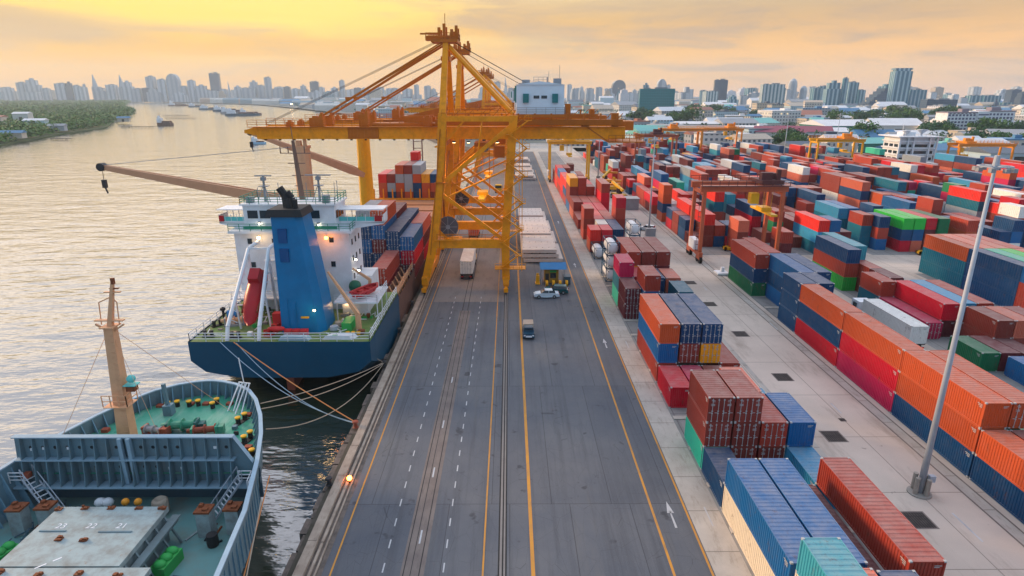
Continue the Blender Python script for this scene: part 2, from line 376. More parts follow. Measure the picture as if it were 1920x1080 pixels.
ROOFS = [roofm('grey roof', (.30, .31, .33)), roofm('white roof', (.66, .66, .68)), roofm('aqua roof', (.16, .46, .42)), roofm('rust roof', (.32, .12, .08)), roofm('slate roof', (.10, .13, .17)), roofm('blue roof', (.06, .20, .36)), roofm('beige roof', (.46, .38, .30))]
def leafm(name, c1, c2):
    m, t, b = nodes(name); g = nn(t, 'ShaderNodeNewGeometry').outputs['Position']
    f = rng(t, noise(t, g, .22, 4, .7), .38, .64); f2 = rng(t, noise(t, g, .02, 2), .4, .6, 0, .6)
    col = mix(t, f2, mix(t, f, c1, c2), tuple((x+y)*.35 for x, y in zip(c1, c2)))
    t.links.new(col, b.inputs['Base Color']); b.inputs['Roughness'].default_value = .7; return m
LEAF = leafm('leaf green', (.030, .095, .020), (.075, .17, .035)); LEAF2 = leafm('deep leaf green', (.015, .065, .03), (.04, .12, .045)); LEAF3 = leafm('mangrove leaf', (.045, .13, .022), (.11, .22, .035))
M_BARK = paint('bark', (.10, .07, .05), .9, .3)
ORD = 'first second third fourth fifth sixth seventh eighth ninth tenth eleventh twelfth thirteenth fourteenth fifteenth sixteenth seventeenth eighteenth nineteenth twentieth'.split()
TENS = {2: 'twenty', 3: 'thirty', 4: 'forty', 5: 'fifty', 6: 'sixty', 7: 'seventy', 8: 'eighty', 9: 'ninety'}
TENTH = {2: 'twentieth', 3: 'thirtieth', 4: 'fortieth', 5: 'fiftieth', 6: 'sixtieth', 7: 'seventieth', 8: 'eightieth', 9: 'ninetieth'}
def nth(i):   # 1-based ordinal word
    if i <= 20: return ORD[i-1]
    if i < 100:
        return TENTH[i//10] if i % 10 == 0 else TENS[i//10]+'-'+ORD[i % 10-1]
    h = 'hundred' if i < 200 else 'two-hundred'
    return h+'th' if i % 100 == 0 else h+'-and-'+nth(i % 100)

# ------------------------------------------------------------------ setting: water, land, quay, markings
def sheet(name, pts, z, mat, kind='structure'):
    m = MB(); m.add([(x, y, z) for x, y in pts], [tuple(range(len(pts)))]); o = m.build(name, mat)
    return tag(o, kind=kind)
def rects(name, rs, z, mat):
    m = MB()
    for x0, y0, x1, y1 in rs: m.add([(x0, y0, z), (x1, y0, z), (x1, y1, z), (x0, y1, z)], [(0, 1, 2, 3)])
    return tag(m.build(name, mat), kind='structure')
sheet('water', [(-9000, -300), (400, -300), (400, 5200), (-9000, 5200)], -2.8, M_WATER)
land = [(-16.4, -80), (9000, -80), (9000, 5250), (-9000, 5250), (-9000, 4800), (-2500, 4050), (-1700, 3300), (-982, 2487), (-575, 1746), (-334, 1270), (-215, 980), (-130, 750), (-60, 520), (-22, 420), (-16.4, 400)]
sheet('ground', land, -.02, G_CITY)
m = MB()
for a, b in zip(land[9:], land[10:]+land[:1]):
    m.add([(a[0], a[1], -.02), (b[0], b[1], -.02), (b[0], b[1], -3.4), (a[0], a[1], -3.4)], [(0, 1, 2, 3)])
tag(m.build('ground_bank_edge', G_OLD), kind='structure')
bank = [(-387, 478), (-405, 520), (-443, 630), (-478, 755), (-560, 900), (-640, 1068), (-820, 1400), (-1052, 1748), (-1500, 2500), (-2146, 3640), (-5000, 3700), (-5000, 200), (-600, 200), (-410, 400)]
m = MB(); m.prism(bank, -3.3, -2.0); tag(m.build('land', G_BANK), kind='structure')

rects('road', [(-14.2, -60, 15.5, 400)], 0, G_ASPH)
rects('road_worn_floodlight_tint', [(-13.2, 101.5, -1.0, 398)], .004, G_ASPHW)
rects('road_track_bed', [(-8.3, -60, -6.5, 97)], .004, G_TRACK)
rects('pavement', [(15.5, -60, 18.2, 400), (-2.2+.0, 400, 60, 470)], 0, G_KERB)
rects('yard_ground', [(18.2, -60, 29.2, 400), (43.2, -60, 56.6, 430), (60.6, -60, 75.2, 430), (82, -60, 260, 430)], 0, G_YARD)
rects('yard_road', [(29.2, -60, 43.2, 400), (56.6, -60, 60.6, 430), (75.2, -60, 82, 430)], 0, G_CONC)
rects('yard_cross_road', [(43.2, 118, 56.6, 134), (60.6, 121, 75.2, 134), (82, 119, 260, 134)], .004, G_CONC)
rects('yard_runway', [(29.4, -60, 30.3, 400), (31.2, -60, 31.8, 400), (41.3, -60, 42.3, 400), (57.2, -60, 58.1, 400), (76, -60, 77, 400)], .006, G_KERB)
rects('yard_runway_seam', [(30.32, -60, 30.5, 400), (29.2, -60, 29.38, 400), (41.1, -60, 41.28, 400), (42.32, -60, 42.5, 400)], .009, G_TRACK)
G_DRAIN = ground_mat('drain grate', (.045, .038, .036), (.09, .075, .068), (.02, .018, .018), 1.5, 5., .8, (.22, 2.6))
rects('drain_surround', [(33.2+(y % 3)*.3, y-1.15, 35.35+(y % 3)*.3, y+1.15) for y in (43.7, 57.1, 71.4, 86.3, 100.2, 112.9)], .003, G_TRACK)
rects('drain_cover', [(33.35+(y % 3)*.3, y-1.0, 35.2+(y % 3)*.3, y+1.0) for y in (43.7, 57.1, 71.4, 86.3, 100.2, 112.9)]+[(36.7, 60.2, 37.4, 60.9)], .006, G_DRAIN)
rects('road_rail_groove', [(-.92, -60, -.80, 400), (-.62, -60, -.50, 400), (-.36, -60, -.24, 400), (-8.1, -60, -8.03, 97), (-6.9, -60, -6.83, 97), (-7.55, -60, -7.50, 97), (-7.95, 97, -7.85, 200), (-7.1, 97, -7.0, 200)], .012, G_DARK)
rects('road_rail', [(-.80, -60, -.62, 400), (-.50, -60, -.36, 400)], .02, paint('rail steel', (.22, .2, .19), .4, .4))
rects('yellow_road_line', [(-13.62, -60, -13.48, 300), (-2.12, -60, -1.98, 300), (1.62, -60, 1.92, 300), (12.3, -60, 12.5, 300), (15.22, -60, 15.40, 400), (4.0, 52, 4.0, 52)][:5], .009, G_YELL)
ds = []
for x in (-9.66, -5.05):
    y = 30.
    while y < 105: ds.append((x-.055, y, x+.055, y+1.0)); y += 2.62
for y in (33, 41, 50, 59, 70): ds.append((-7.36, y, -7.22, y+1.6))
rects('white_road_dash', ds, .009, G_WHT)
m = MB()
for y in (42.8, 81.0, 124, 170):
    m.add([(13.82, y, .01), (14.02, y, .01), (13.98, y+2.1, .01), (13.86, y+2.1, .01), (13.62, y+1.9, .01), (14.22, y+1.9, .01), (13.92, y+3.5, .01)], [(0, 1, 2, 3), (4, 5, 6)])
for y in (43, 81): m.add([(17.0, y, .01), (17.12, y, .01), (17.12, y+2.5, .01), (17.0, y+2.5, .01)], [(0, 1, 2, 3)])
for x, y, l in ((38.2, 41, 3.6), (37.6, 62, 2.4), (41.2, 88, 3), (36.5, 108, 2)): m.add([(x, y, .012), (x+.16, y, .012), (x+.16, y+l, .012), (x, y+l, .012)], [(0, 1, 2, 3)])
tag(m.build('white_road_arrow', G_WHT), kind='structure')
# quay edge
m = MB(); m.box(-16.9, -60, -3.6, -16.45, 400, -.25)
for k in range(130): m.box(-17.0-.05*(k % 3), -50+k*3.4, -3.5, -16.91, -49.3+k*3.4, -.5)
tag(m.build('quay_wall', G_WALL), 'dark wet quay wall rising out of the river along the road', 'quay wall')
m = MB(); rnd = random.Random(5); y = -60
while y < 400:
    l = rnd.uniform(1.2, 4); w = rnd.uniform(.15, .95); m.box(-16.6-w, y, -1.0-rnd.random()*.3, -16.3, y+l*.93, -.22-rnd.random()*.15); y += l
tag(m.build('quay_fender_ledge', G_OLD), 'rough dark fender ledge along the water side of the quay', 'fender')
m = MB(); y = -60
while y < 400:
    l = rnd.uniform(5, 9); o_ = rnd.uniform(-.03, .03); m.box(-16.25+o_, y, -.1, -15.45+o_, y+l-.06, .32); m.box(-15.2+o_, y, -.1, -14.98, y+l-.1, .16); y += l
m.box(-14.75, -60, -.1, -14.62, 400, .12)
tag(m.build('quay_edge_beam', G_TIMB), 'pale weathered kerb beams along the quay edge', 'kerb')
rects('quay_rail_trench', [(-16.3, -60, -14.2, 400)], -.004+.006, G_OLD)
m = MB()
for x0, x1, step in ((18.3, 28.5, 6.2), (43.4, 55, 6.2)):
    y = 30.
    while y < 118:
        m.box(x0, y-.35, -.1, x1, y+.35, .12); y += step
tag(m.build('ground_sleeper_beams', G_KERB), kind='structure')
def bollard(x, y, lab):
    o = MB().lathe(x, y, [(.34, 0), (.22, .12), (.2, .5), (.36, .62), (.3, .75), (.05, .8)], 10).build('mooring_bollard', M_BOX if 59 < y < 60 else M_DARK); tag(o, lab, 'bollard', 'bollards on the quay edge')
for i, y in enumerate((48.9, 59.2, 75.1, 87, 100, 118, 136)):
    bollard(-16.75, y, 'squat iron mooring bollard on the quay edge, %s from the near end' % nth(i+1))
m = MB().cbox(-14.95, 49.3, .0, .4, .4, .2); wl = m.build('warning_lamp', M_DARK); tag(wl, 'orange warning lamp glowing on the near quay edge', 'lamp')
MB().ell(-14.95, 49.3, .42, .24, .24, .24).build('lamp_globe', M_LAMPO, wl)

# ------------------------------------------------------------------ containers
PAL = {'orange': (.50, .078, .020), 'brick red': (.36, .042, .024), 'brown': (.23, .034, .024), 'maroon': (.13, .016, .022), 'crimson': (.52, .004, .022), 'bright red': (.66, .022, .016),
  'magenta': (.52, .010, .075), 'navy': (.002, .050, .145), 'blue': (.004, .105, .29), 'teal': (.002, .13, .20), 'green': (.004, .16, .065), 'mint': (.03, .46, .30),
  'lime': (.02, .42, .05), 'white': (.74, .72, .68), 'yellow': (.82, .33, .006), 'sky blue': (.03, .26, .46), 'grey': (.30, .34, .38), 'salmon': (.58, .13, .075), 'cream': (.66, .56, .42), 'aqua': (.05, .34, .42)}
CW, CHT, L40, L20 = 2.438, 2.591, 12.19, 6.06
def corr(m, ax, pos, a0, a1, z0, z1, dep, per, out):
    """trapezoid corrugated panel; ax 'x': wall at x=pos running along y, ax 'y': wall at y=pos running along x, ax 'z': roof at z=pos, ribs across x"""
    n = max(2, round((a1-a0)/per)); p = (a1-a0)/n; prof = []
    for i in range(n):
        s = a0+i*p; prof += [(s, 0), (s+p*.3, 0), (s+p*.45, -dep), (s+p*.85, -dep)]
    prof.append((a1, 0)); vs = []
    for s, d in prof:
        for z in (z0, z1):
            if ax == 'x': vs.append((pos+out*d, s, z))
            elif ax == 'y': vs.append((s, pos+out*d, z))
            else: vs.append((z, s, pos+d))
    fs = [(2*i, 2*i+2, 2*i+3, 2*i+1) for i in range(len(prof)-1)]
    m.add(vs, fs)
def cont_body(ln, doors, near):
    m = MB(); w = CW/2; h = CHT; g = .004
    for x in (-w, w):
        for y in (0, ln):
            sx = 1 if x < 0 else -1; sy = 1 if y == 0 else -1
            m.box(min(x, x+sx*.13), min(y, y+sy*.13), 0, max(x, x+sx*.13), max(y, y+sy*.13), h)
        a, b = (x, x+.09) if x < 0 else (x-.09, x)
        m.box(a, .13, h-.11, b, ln-.13, h-.012); m.box(a, .13, .0, b, ln-.13, .15)
    for y in (0, ln):
        a, b = (y, y+.09) if y == 0 else (y-.09, y)
        m.box(-w+.13, a, h-.13, w-.13, b, h-.012); m.box(-w+.13, a, 0, w-.13, b, .15)
    per = .30 if near else .55
    corr(m, 'x', -w+.02, .13, ln-.13, .15, h-.11, .045, per, -1); corr(m, 'x', w-.02, .13, ln-.13, .15, h-.11, .045, per, 1)
    corr(m, 'z', h-.02, .09, ln-.09, -w+.09, w-.09, .028, per*1.5, 1)
    corr(m, 'y', ln-.02, -w+.13, w-.13, .15, h-.13, .045, per, 1)
    if not doors: corr(m, 'y', .02, -w+.13, w-.13, .15, h-.13, .045, per*.8, -1)
    elif not near:
        m.box(-w+.13, .03, .15, w-.13, .08, h-.13)
    m.m = 1
    if near:                          # corner castings, a number plate and stencilled data, paler than the shell
        for x in (-w-.006, w-.172):
            for y in (-.006, ln-.172):
                for z in (-.0, h-.118): m.box(x, y, z, x+.178, y+.178, z+.121)
        for s in (-1, 1):
            for k, wd in enumerate((.62, .5, .34)): a = s*(w-.012); m.box(min(a, a+s*.008), ln-1.1 if s > 0 else .35, h-.42-k*.13, max(a, a+s*.008), (ln-1.1 if s > 0 else .35)+wd, h-.36-k*.13)
        if not doors:
            for k, wd in enumerate((.5, .36)): m.box(w-.75, .004, h-.4-k*.12, w-.75+wd, .012, h-.34-k*.12)

    return m
def door_mb():
    m = MB(); m.box(.01, -.02, .17, 1.075, .03, CHT-.16)
    for z in (.55, 1.1, 1.65, 2.2): m.box(.05, -.032, z-.16, 1.03, -.02, z+.16)
    m.m = 1
    for x in (.25, .80): m.tube((x, -.07, .1), (x, -.07, CHT-.1), .028, None, 6)
    for x in (.25, .80):
        for z in (.15, .95, 1.2, 2.35): m.box(x-.07, -.085, z-.04, x+.07, -.02, z+.04)
        m.box(x-.02, -.10, 1.02, x+.32, -.075, 1.07)
    for z, wd in ((2.28, .34), (2.16, .26), (1.92, .38), (1.84, .3), (1.76, .36)): m.box(.58, -.036, z-.03, .58+wd, -.031, z+.02)
    return m
CM = {}
for ln, nm in ((L40, 40), (L20, 20)):
    for dr in (0, 1):
        for nr in (0, 1): CM[nm, dr, nr] = cont_body(ln, dr, nr).mesh('container_shell', [M_CONT, M_BAR])
DOORM = door_mb().mesh('container_door', [M_CONT, M_BAR])
def mk_cont(x, y, z, ln, colname, label, group, detail, doors, cat='container', dark=1.):
    c = PAL[colname]; c = (c[0]*dark, c[1]*dark, c[2]*dark, 1)
    near = 1 if detail else 0
    me = CM[40 if ln == 40 else 20, 1 if doors else 0, near]
    if detail and doors:
        t = T('shipping_container', label, cat, (x+CW/2, y, z), group)
        b = bpy.data.objects.new('shell', me); C.objects.link(b); b.parent = t; b.color = c
        for s in (-1, 1):
            d = bpy.data.objects.new('door', DOORM); C.objects.link(d); d.parent = t; d.color = c
            d.location = (0, .02, 0); d.scale = (s, 1, 1)
        return t
    o = bpy.data.objects.new('shipping_container', me); C.objects.link(o); o.location = (x+CW/2, y, z); o.color = c
    return tag(o, label, cat, group)
# stacks measured near the camera: (x, y, length, colours bottom to top, doors)
A = [18.45, 21.09, 23.73, 26.37]
B = [43.3, 45.9, 48.5, 51.1]
CC = [61.3, 63.9, 66.5, 69.1, 71.7]
D = [83.9, 86.5, 89.1, 91.7, 94.3]
S = [ # roadside block
 (A[0], 26.15, 20, ['grey', 'cream', 'aqua'], 0), (A[1], 26.4, 20, ['brown', 'salmon'], 0), (A[2], 26.2, 20, ['maroon', 'navy'], 0), (A[3], 20.5, 40, ['brown'], 0), (A[0], 19.9, 20, ['blue'], 0),
 (A[0], 32.9, 40, ['cream', 'blue'], 0), (A[1], 32.9, 40, ['maroon', 'blue'], 0), (A[2], 32.9, 40, ['maroon'], 0), (A[3], 33.0, 40, ['maroon', 'brick red'], 0),
 (A[0], 45.3, 20, ['navy'], 0), (A[3], 45.2, 20, ['sky blue'], 0),
 (A[0], 51.0, 20, ['mint', 'brown', 'brown'], 1), (A[1], 51.0, 20, ['brown', 'brown', 'brown'], 1), (A[2], 51.0, 20, ['brown', 'brick red'], 1), (A[3], 51.0, 20, ['brown', 'blue'], 0),
 (A[2], 57.3, 20, ['maroon', 'salmon'], 0), (A[3], 57.3, 20, ['sky blue'], 0),
 (A[0], 63.4, 20, ['crimson'], 0), (A[1], 63.4, 20, ['magenta'], 0), (A[2], 63.4, 20, ['brown'], 0),
 (A[0], 70.1, 40, ['brick red', 'blue', 'orange'], 0), (A[1], 70.1, 40, ['brown', 'brown', 'navy'], 1), (A[2], 70.1, 40, ['navy', 'yellow', 'navy'], 1), (A[3], 70.1, 40, ['brick red'], 0),
 (A[0], 92.8, 20, ['maroon', 'maroon'], 1), (A[1], 82.9, 20, ['blue', 'blue'], 0), (A[2], 82.9, 20, ['brown', 'sky blue'], 0), (A[1], 91.2, 20, ['navy', 'blue', 'brick red'], 0), (A[2], 91.0, 20, ['brown'], 0),
 (A[3], 91.0, 20, ['brown', 'teal'], 0), (A[0], 99.0, 20, ['mint', 'teal', 'magenta'], 0), (A[1], 99.5, 20, ['brown', 'crimson'], 0), (A[2], 98.6, 20, ['navy', 'navy'], 0), (A[3], 98.6, 20, ['maroon', 'salmon'], 0),
 (A[1], 106.2, 40, ['brown', 'yellow', 'brick red'], 0), (A[2], 106.2, 40, ['brown', 'brick red', 'brown'], 0), (A[3], 106.2, 40, ['maroon', 'maroon', 'brown'], 0),
 # block across the lane
 (B[0], 25.0, 40, ['navy', 'navy', 'orange'], 0), (B[1], 25.0, 40, ['blue', 'brick red'], 0),
 (B[0], 37.4, 40, ['navy', 'orange'], 0), (B[1], 37.4, 40, ['maroon', 'brown'], 1), (B[2], 37.4, 40, ['brown', 'crimson'], 1), (B[3], 37.4, 40, ['blue'], 0),
 (B[0], 49.8, 40, ['navy', 'orange', 'orange'], 0), (B[1], 49.8, 40, ['brown', 'brown', 'orange'], 1),
 (B[0], 62.1, 40, ['magenta', 'crimson', 'orange'], 0), (B[0], 74.5, 40, ['crimson', 'navy', 'orange'], 0),
 (B[1], 80.5, 20, ['teal', 'sky blue'], 0), (B[2], 78.5, 20, ['grey'], 0), (B[2], 86.2, 20, ['brown'], 1),
 (B[0], 86.9, 20, ['navy', 'navy', 'navy'], 0), (B[1], 86.9, 20, ['blue', 'navy', 'navy'], 0), (B[1], 93.0, 40, ['blue', 'navy', 'blue'], 0), (B[2], 93.0, 40, ['navy', 'navy', 'navy'], 0),
 (B[0], 104.2, 40, ['green', 'navy', 'brick red'], 0), (B[1], 104.2+1.5, 40, ['brown', 'brown', 'brick red'], 0),
 # third block
 (CC[0], 73.0, 20, ['green'], 0), (CC[1], 66.0, 20, ['blue'], 0), (CC[1], 73.0, 20, ['maroon'], 0), (CC[2], 72.0, 20, ['maroon'], 0), (CC[2], 60, 40, ['brick red'], 0), (CC[1], 53.5, 40, ['teal'], 0),
 (CC[0], 84.1, 40, ['magenta'], 1), (CC[1], 85.0, 40, ['maroon', 'crimson'], 0), (CC[2], 78.0, 20, ['brown', 'brown'], 0), (CC[3], 78.0, 20, ['brown', 'salmon'], 0), (CC[2], 85.3, 40, ['brown', 'sky blue'], 0), (CC[3], 85.3, 40, ['brown', 'brick red'], 0), (CC[4], 78, 20, ['maroon', 'brown'], 0),
 (CC[0], 96.3, 20, ['teal', 'brick red'], 0), (CC[1], 98.5, 20, ['teal', 'maroon'], 0), (CC[2], 99.5, 20, ['navy'], 0), (CC[1], 104.6, 20, ['brown', 'brick red'], 0), (CC[2], 106., 40, ['navy'], 0), (CC[0], 107.6, 40, ['lime', 'brick red', 'navy'], 0), (CC[1], 108.4+2, 40, ['blue', 'blue', 'aqua'], 0),
 (D[0], 96.3, 40, ['navy', 'navy', 'navy'], 0), (D[1], 96.3, 40, ['navy', 'blue', 'mint'], 0), (D[2], 96.3, 40, ['brown', 'brick red', 'lime'], 0), (D[3], 96.3, 40, ['brown', 'navy', 'salmon'], 0),
 (D[0], 108.6, 40, ['teal', 'teal', 'orange'], 0), (D[1], 108.6, 40, ['navy', 'teal', 'salmon'], 0), (D[2], 108.6, 40, ['navy', 'brown', 'salmon'], 0), (D[3], 108.6, 40, ['navy', 'brown', 'brick red'], 0),
 (D[0], 84., 40, ['brick red', 'brick red', 'blue'], 0), (D[1], 84., 40, ['brown', 'salmon', 'navy'], 0), (D[0], 71.6, 40, ['maroon', 'brick red'], 0), (D[1], 71.6, 40, ['brown', 'brown'], 0),
 # beyond the cross road
 (B[0], 142.2, 20, ['brown'], 0), (B[0], 148.5, 20, ['navy', 'navy'], 0), (B[0], 155, 20, ['brown', 'brown'], 0), (B[0], 161.4, 20, ['crimson', 'navy'], 0), (B[1], 155, 40, ['maroon', 'brick red', 'bright red'], 0),
 (B[2], 142, 40, ['navy', 'brick red'], 0), (B[1], 142, 40, ['brown', 'brown', 'bright red'], 0), (51.2, 142, 20, ['crimson', 'navy'], 0), (48.7+5.1, 142, 20, ['navy', 'navy'], 0), 
 (61.3, 146, 20, ['brown'], 1), (63.9, 146, 20, ['maroon', 'green', 'brick red'], 0), (61.3, 153, 40, ['crimson', 'crimson', 'navy'], 0), (66.5, 141, 20, ['brown'], 0),
 (71.7, 134.6, 20, ['teal', 'brick red', 'blue'], 1), (74.3, 134.6, 20, ['maroon', 'maroon'], 1), (76.9, 134.6, 20, ['grey'], 0),
 (81.4, 150, 40, ['sky blue', 'teal', 'sky blue'], 0), (84, 150, 40, ['blue', 'blue', 'blue'], 0), (82.6, 141.2, 20, ['teal', 'teal', 'brick red'], 0), (85.2, 138.8, 20, ['blue', 'brick red', 'navy'], 0),
 (89.6, 137.0, 40, ['crimson', 'navy', 'lime'], 1), (92.2, 137.0, 40, ['salmon', 'blue', 'lime'], 1), (94.8, 137.0, 40, ['maroon', 'maroon', 'crimson'], 1), (97.4, 136.6, 40, ['green', 'green', 'green'], 1),
 (107.6, 148., 20, ['teal', 'teal'], 0), (110.2, 148, 20, ['navy', 'navy'], 0), (104, 158, 40, ['salmon', 'blue', 'blue'], 0), (112.8, 146, 40, ['navy', 'brown'], 0), (115.4, 146, 40, ['brown', 'brick red'], 0), (115.4, 137, 20, ['navy', 'navy', 'brick red', 'white'], 0), (118, 137, 20, ['navy', 'navy', 'brick red'], 0), (120.6, 134.5, 40, ['navy', 'navy', 'brick red'], 0), (123.2, 134.5, 40, ['brown', 'crimson', 'white'], 0),
]
rnd = random.Random(11)
def wpick(ws):
    r = rnd.random()*sum(w for _, w in ws)
    for k, w in ws:
        r -= w
        if r <= 0: return k
    return ws[-1][0]
MIXC = [('brick red', 24), ('brown', 20), ('salmon', 8), ('crimson', 9), ('maroon', 6), ('bright red', 5), ('orange', 3), ('navy', 15), ('blue', 9), ('teal', 5), ('sky blue', 5), ('white', 6), ('grey', 3), ('green', 2), ('mint', 1.5), ('aqua', 1.5), ('yellow', .6), ('magenta', 2)]
REDC = [('brick red', 30), ('crimson', 20), ('brown', 14), ('bright red', 14), ('salmon', 10), ('orange', 6), ('yellow', 3), ('blue', 6), ('navy', 6), ('magenta', 4), ('white', 2)]
def ymax(x): return 372 if x < 120 else 372-(x-120)*1.35
def occupied(x, y, ln):
    l = L40 if ln == 40 else L20
    return any(abs(sx-x) < 2.4 and sy < y+l+.1 and sy+(L40 if sl == 40 else L20) > y-.1 for sx, sy, sl, _, _ in S)
BLK = [(18.45, 4, 150, 'A'), (43.3, 5, 134.5, 'B'), (61.3, 5, 134.5, 'C'), (81.4, 5, 134.5, 'D'), (102.4, 5, 134.5, 'E'), (123.2, 5, 134.5, 'F'), (144.2, 5, 134.5, 'G'), (165, 5, 134.5, 'H'), (186, 5, 134.5, 'I'), (207, 5, 134.5, 'J'), (228, 4, 134.5, 'K'),
       (51.1, 2, 49.8, 'b'), (104, 5, 84, 'E'), (125, 5, 96.3, 'F'), (145, 4, 108.6, 'G'), (91.7, 2, 84, 'D')]
for x0, nr, ys, nm in BLK:
    y = ys; end = ymax(x0) if ys > 130 else 118
    if nm == 'b': end = 62
    while y+L40 < end:
        tall = rnd.choice([2, 3, 3, 3, 4]) if nm != 'A' else rnd.choice([2, 3, 4])
        for r in range(nr):
            x = x0+2.6*r
            if rnd.random() < .10: continue
            if 176 < x < 214 and 286 < y+L40 and y < 330: continue
            if nm == 'A' and y > 255 : continue
            if rnd.random() < .62:
                cand = [(y, 40)]
            else: cand = [(y, 20), (y+6.15, 20)]
            cc = None
            for yy, ln in cand:
                if occupied(x, yy, ln): continue
                n = max(1, tall+rnd.choice([-1, -1, 0, 0, 1])); n = min(n, 3 if nm == 'b' or ys < 130 else 4)
                if nm == 'b': n = 1
                pal = REDC if nm == 'A' else MIXC
                base = wpick(pal)
                S.append((x, yy, ln, [base if rnd.random() < .35 else wpick(pal) for _ in range(n)], rnd.random() < .4))
        y += 12.55
        if nm != 'A' and rnd.random() < .06: y += 6
# tall red pile beyond the tanks in the roadside block
S += [(A[0], 137.0, 20, ['orange', 'bright red'], 0), (A[0], 143.6, 12, ['x'], 0)][:1]
S += [(A[1], 137.0, 20, ['maroon', 'crimson'], 0), (A[1], 143.5, 20, ['white', 'white'], 0), (A[2], 137.5, 40, ['navy', 'navy'], 0), (A[2], 143.2+6.8, 20, ['yellow'], 0)][:3]
def ztop(s): return len(s[3])*CHT
items = []
for i, (x, y, ln, cols, dr) in enumerate(S):
    l = L40 if ln == 40 else L20
    for k, cn in enumerate(cols):
        z = k*2.6
        top = k == len(cols)-1
        # exposed if on top, or no neighbour as high in front / to the west
        fr = any(abs(s[0]-x) < 1 and abs(s[1]+(L40 if s[2] == 40 else L20)-y) < 1.2 and len(s[3]) > k for s in S)
        we = any(abs(s[0]+2.6-x) < .5 and s[1] <= y+.6 and s[1]+(L40 if s[2] == 40 else L20) >= y+l-.8 and len(s[3]) > k for s in S)
        if not (top or not fr or not we): continue
        d = math.dist((x, y, z), (0, 0, CH)); u = x/max(1, y*.954+10)
        if y < 18 or u > 1.02 and y > 60: continue
        area = ((2.4*l*(CH-z)/d if top else 0)+(0 if fr else 2.4*2.6*y/d)+(0 if we else 2.6*l*x/d))/d**2
        items.append([area, x, y, z, ln, cn, dr, k, len(cols), d])
items.sort(reverse=True)
NIND = 236
indiv = items[:NIND]; rest = items[NIND:]
def blockname(x):
    for lo, hi, n in ((0, 30, 'roadside block'), (30, 58, 'pole-lane block'), (58, 78, 'third block'), (78, 101, 'fourth block'), (101, 122, 'fifth block'), (122, 400, 'outer block')):
        if lo <= x < hi: return n, lo
def rowno(x):
    n, lo = blockname(x); base = {'roadside block': 18.45, 'pole-lane block': 43.3, 'third block': 61.3, 'fourth block': 81.4, 'fifth block': 102.4, 'outer block': 123.2}[n]
    return int(round((x-base)/2.6))+1
bays = {}
for it in indiv: bays.setdefault(blockname(it[1])[0], set()).add(round(it[2], 1))
bays = {k: sorted(v) for k, v in bays.items()}
seenl = set()
for area, x, y, z, ln, cn, dr, k, n, d in indiv:
    bn = blockname(x)[0]; bay = bays[bn].index(round(y, 1))+1; rn = rowno(x)
    size = 'long' if ln == 40 else 'short'
    tier = 'bottom' if k == 0 and n > 1 else 'lone' if n == 1 else 'top' if k == n-1 else 'middle' if n == 3 else nth(k+1)+'-tier'
    lab = '%s %s %s container at %s position along %s, %s row from quay' % (tier, size, cn, nth(bay), bn, nth(rn))
    g = 'shipping containers stacked in the yard'
    mk_cont(x, y, z, ln, cn, lab, g, d < 122, dr, dark=rnd.uniform(.85, 1.12))
m = MB(); colr = []
for area, x, y, z, ln, cn, dr, k, n, d in rest:
    l = L40 if ln == 40 else L20
    m.box(x, y, z, x+CW, y+l, z+CHT); f = rnd.uniform(.8, 1.15); c = PAL[cn]; colr += [(c[0]*f, c[1]*f, c[2]*f, 1)]*6
o = m.build('distant_containers', M_CONTF); ca = o.data.color_attributes.new('Col', 'FLOAT_COLOR', 'CORNER')
buf = [q for c in colr for _ in range(4) for q in c]; ca.data.foreach_set('color', buf)
tag(o, 'mass of small stacked containers filling the far container yard', 'containers', kind='stuff')
print('containers', len(indiv), len(rest))
# tank containers in the roadside block
def tank(x, y, z, lab):
    t = T('tank_container', lab, 'tank container', (x+CW/2, y, z), 'tank containers in the roadside block')
    m = MB()
    for a in (-1.16, 1.16):
        for b in (.06, 6.0): m.beam((a, b, 0), (a, b, 2.59), .12)
        for c in (.06, 2.53): m.beam((a, .06, c), (a, 6., c), .12)
    for b in (.06, 6.):
        for c in (.06, 2.53): m.beam((-1.16, b, c), (1.16, b, c), .12)
        m.beam((-1.16, b, 2.5), (-.6, b, 1.9), .09); m.beam((1.16, b, 2.5), (.6, b, 1.9), .09); m.beam((-1.16, b, .1), (-.6, b, .7), .09); m.beam((1.16, b, .1), (.6, b, .7), .09)
    m.build('frame', M_BLUE, t)
    m = MB(); prof = [(.2, .12), (.7, .2), (1.0, .42), (1.08, .7), (1.08, 5.4), (1.0, 5.68), (.7, 5.88), (.2, 5.95)]
    n = 18; vs = [(r*math.cos(2*math.pi*i/n), yy, 1.3+r*math.sin(2*math.pi*i/n)) for r, yy in prof for i in range(n)]
    m.add(vs, [(j*n+i, (j+1)*n+i, (j+1)*n+(i+1) % n, j*n+(i+1) % n) for j in range(len(prof)-1) for i in range(n)]+[tuple(range(n)), tuple(range((len(prof)-1)*n, len(prof)*n))[::-1]])
    m.build('tank', M_WHITE, t, True)
for i, (x, y, z) in enumerate([(18.6, 113.5, 0), (18.6, 113.5, 2.6), (18.6, 113.5, 5.2), (26.2, 131, 5.2), (26.2, 131, 2.6), (26.2, 131, 0), (18.6, 130.5, 0), (21.2, 130.5, 0)]):
    where = ['bottom of three beside the quay road', 'middle of three beside the quay road', 'top of three beside the quay road', 'top of the pile by the pole lane', 'middle of the pile by the pole lane', 'bottom of the pile by the pole lane', 'on the ground under orange containers', 'on the ground under a maroon container'][i]
    tank(x, y, z, 'white tank container in blue frame, '+where)

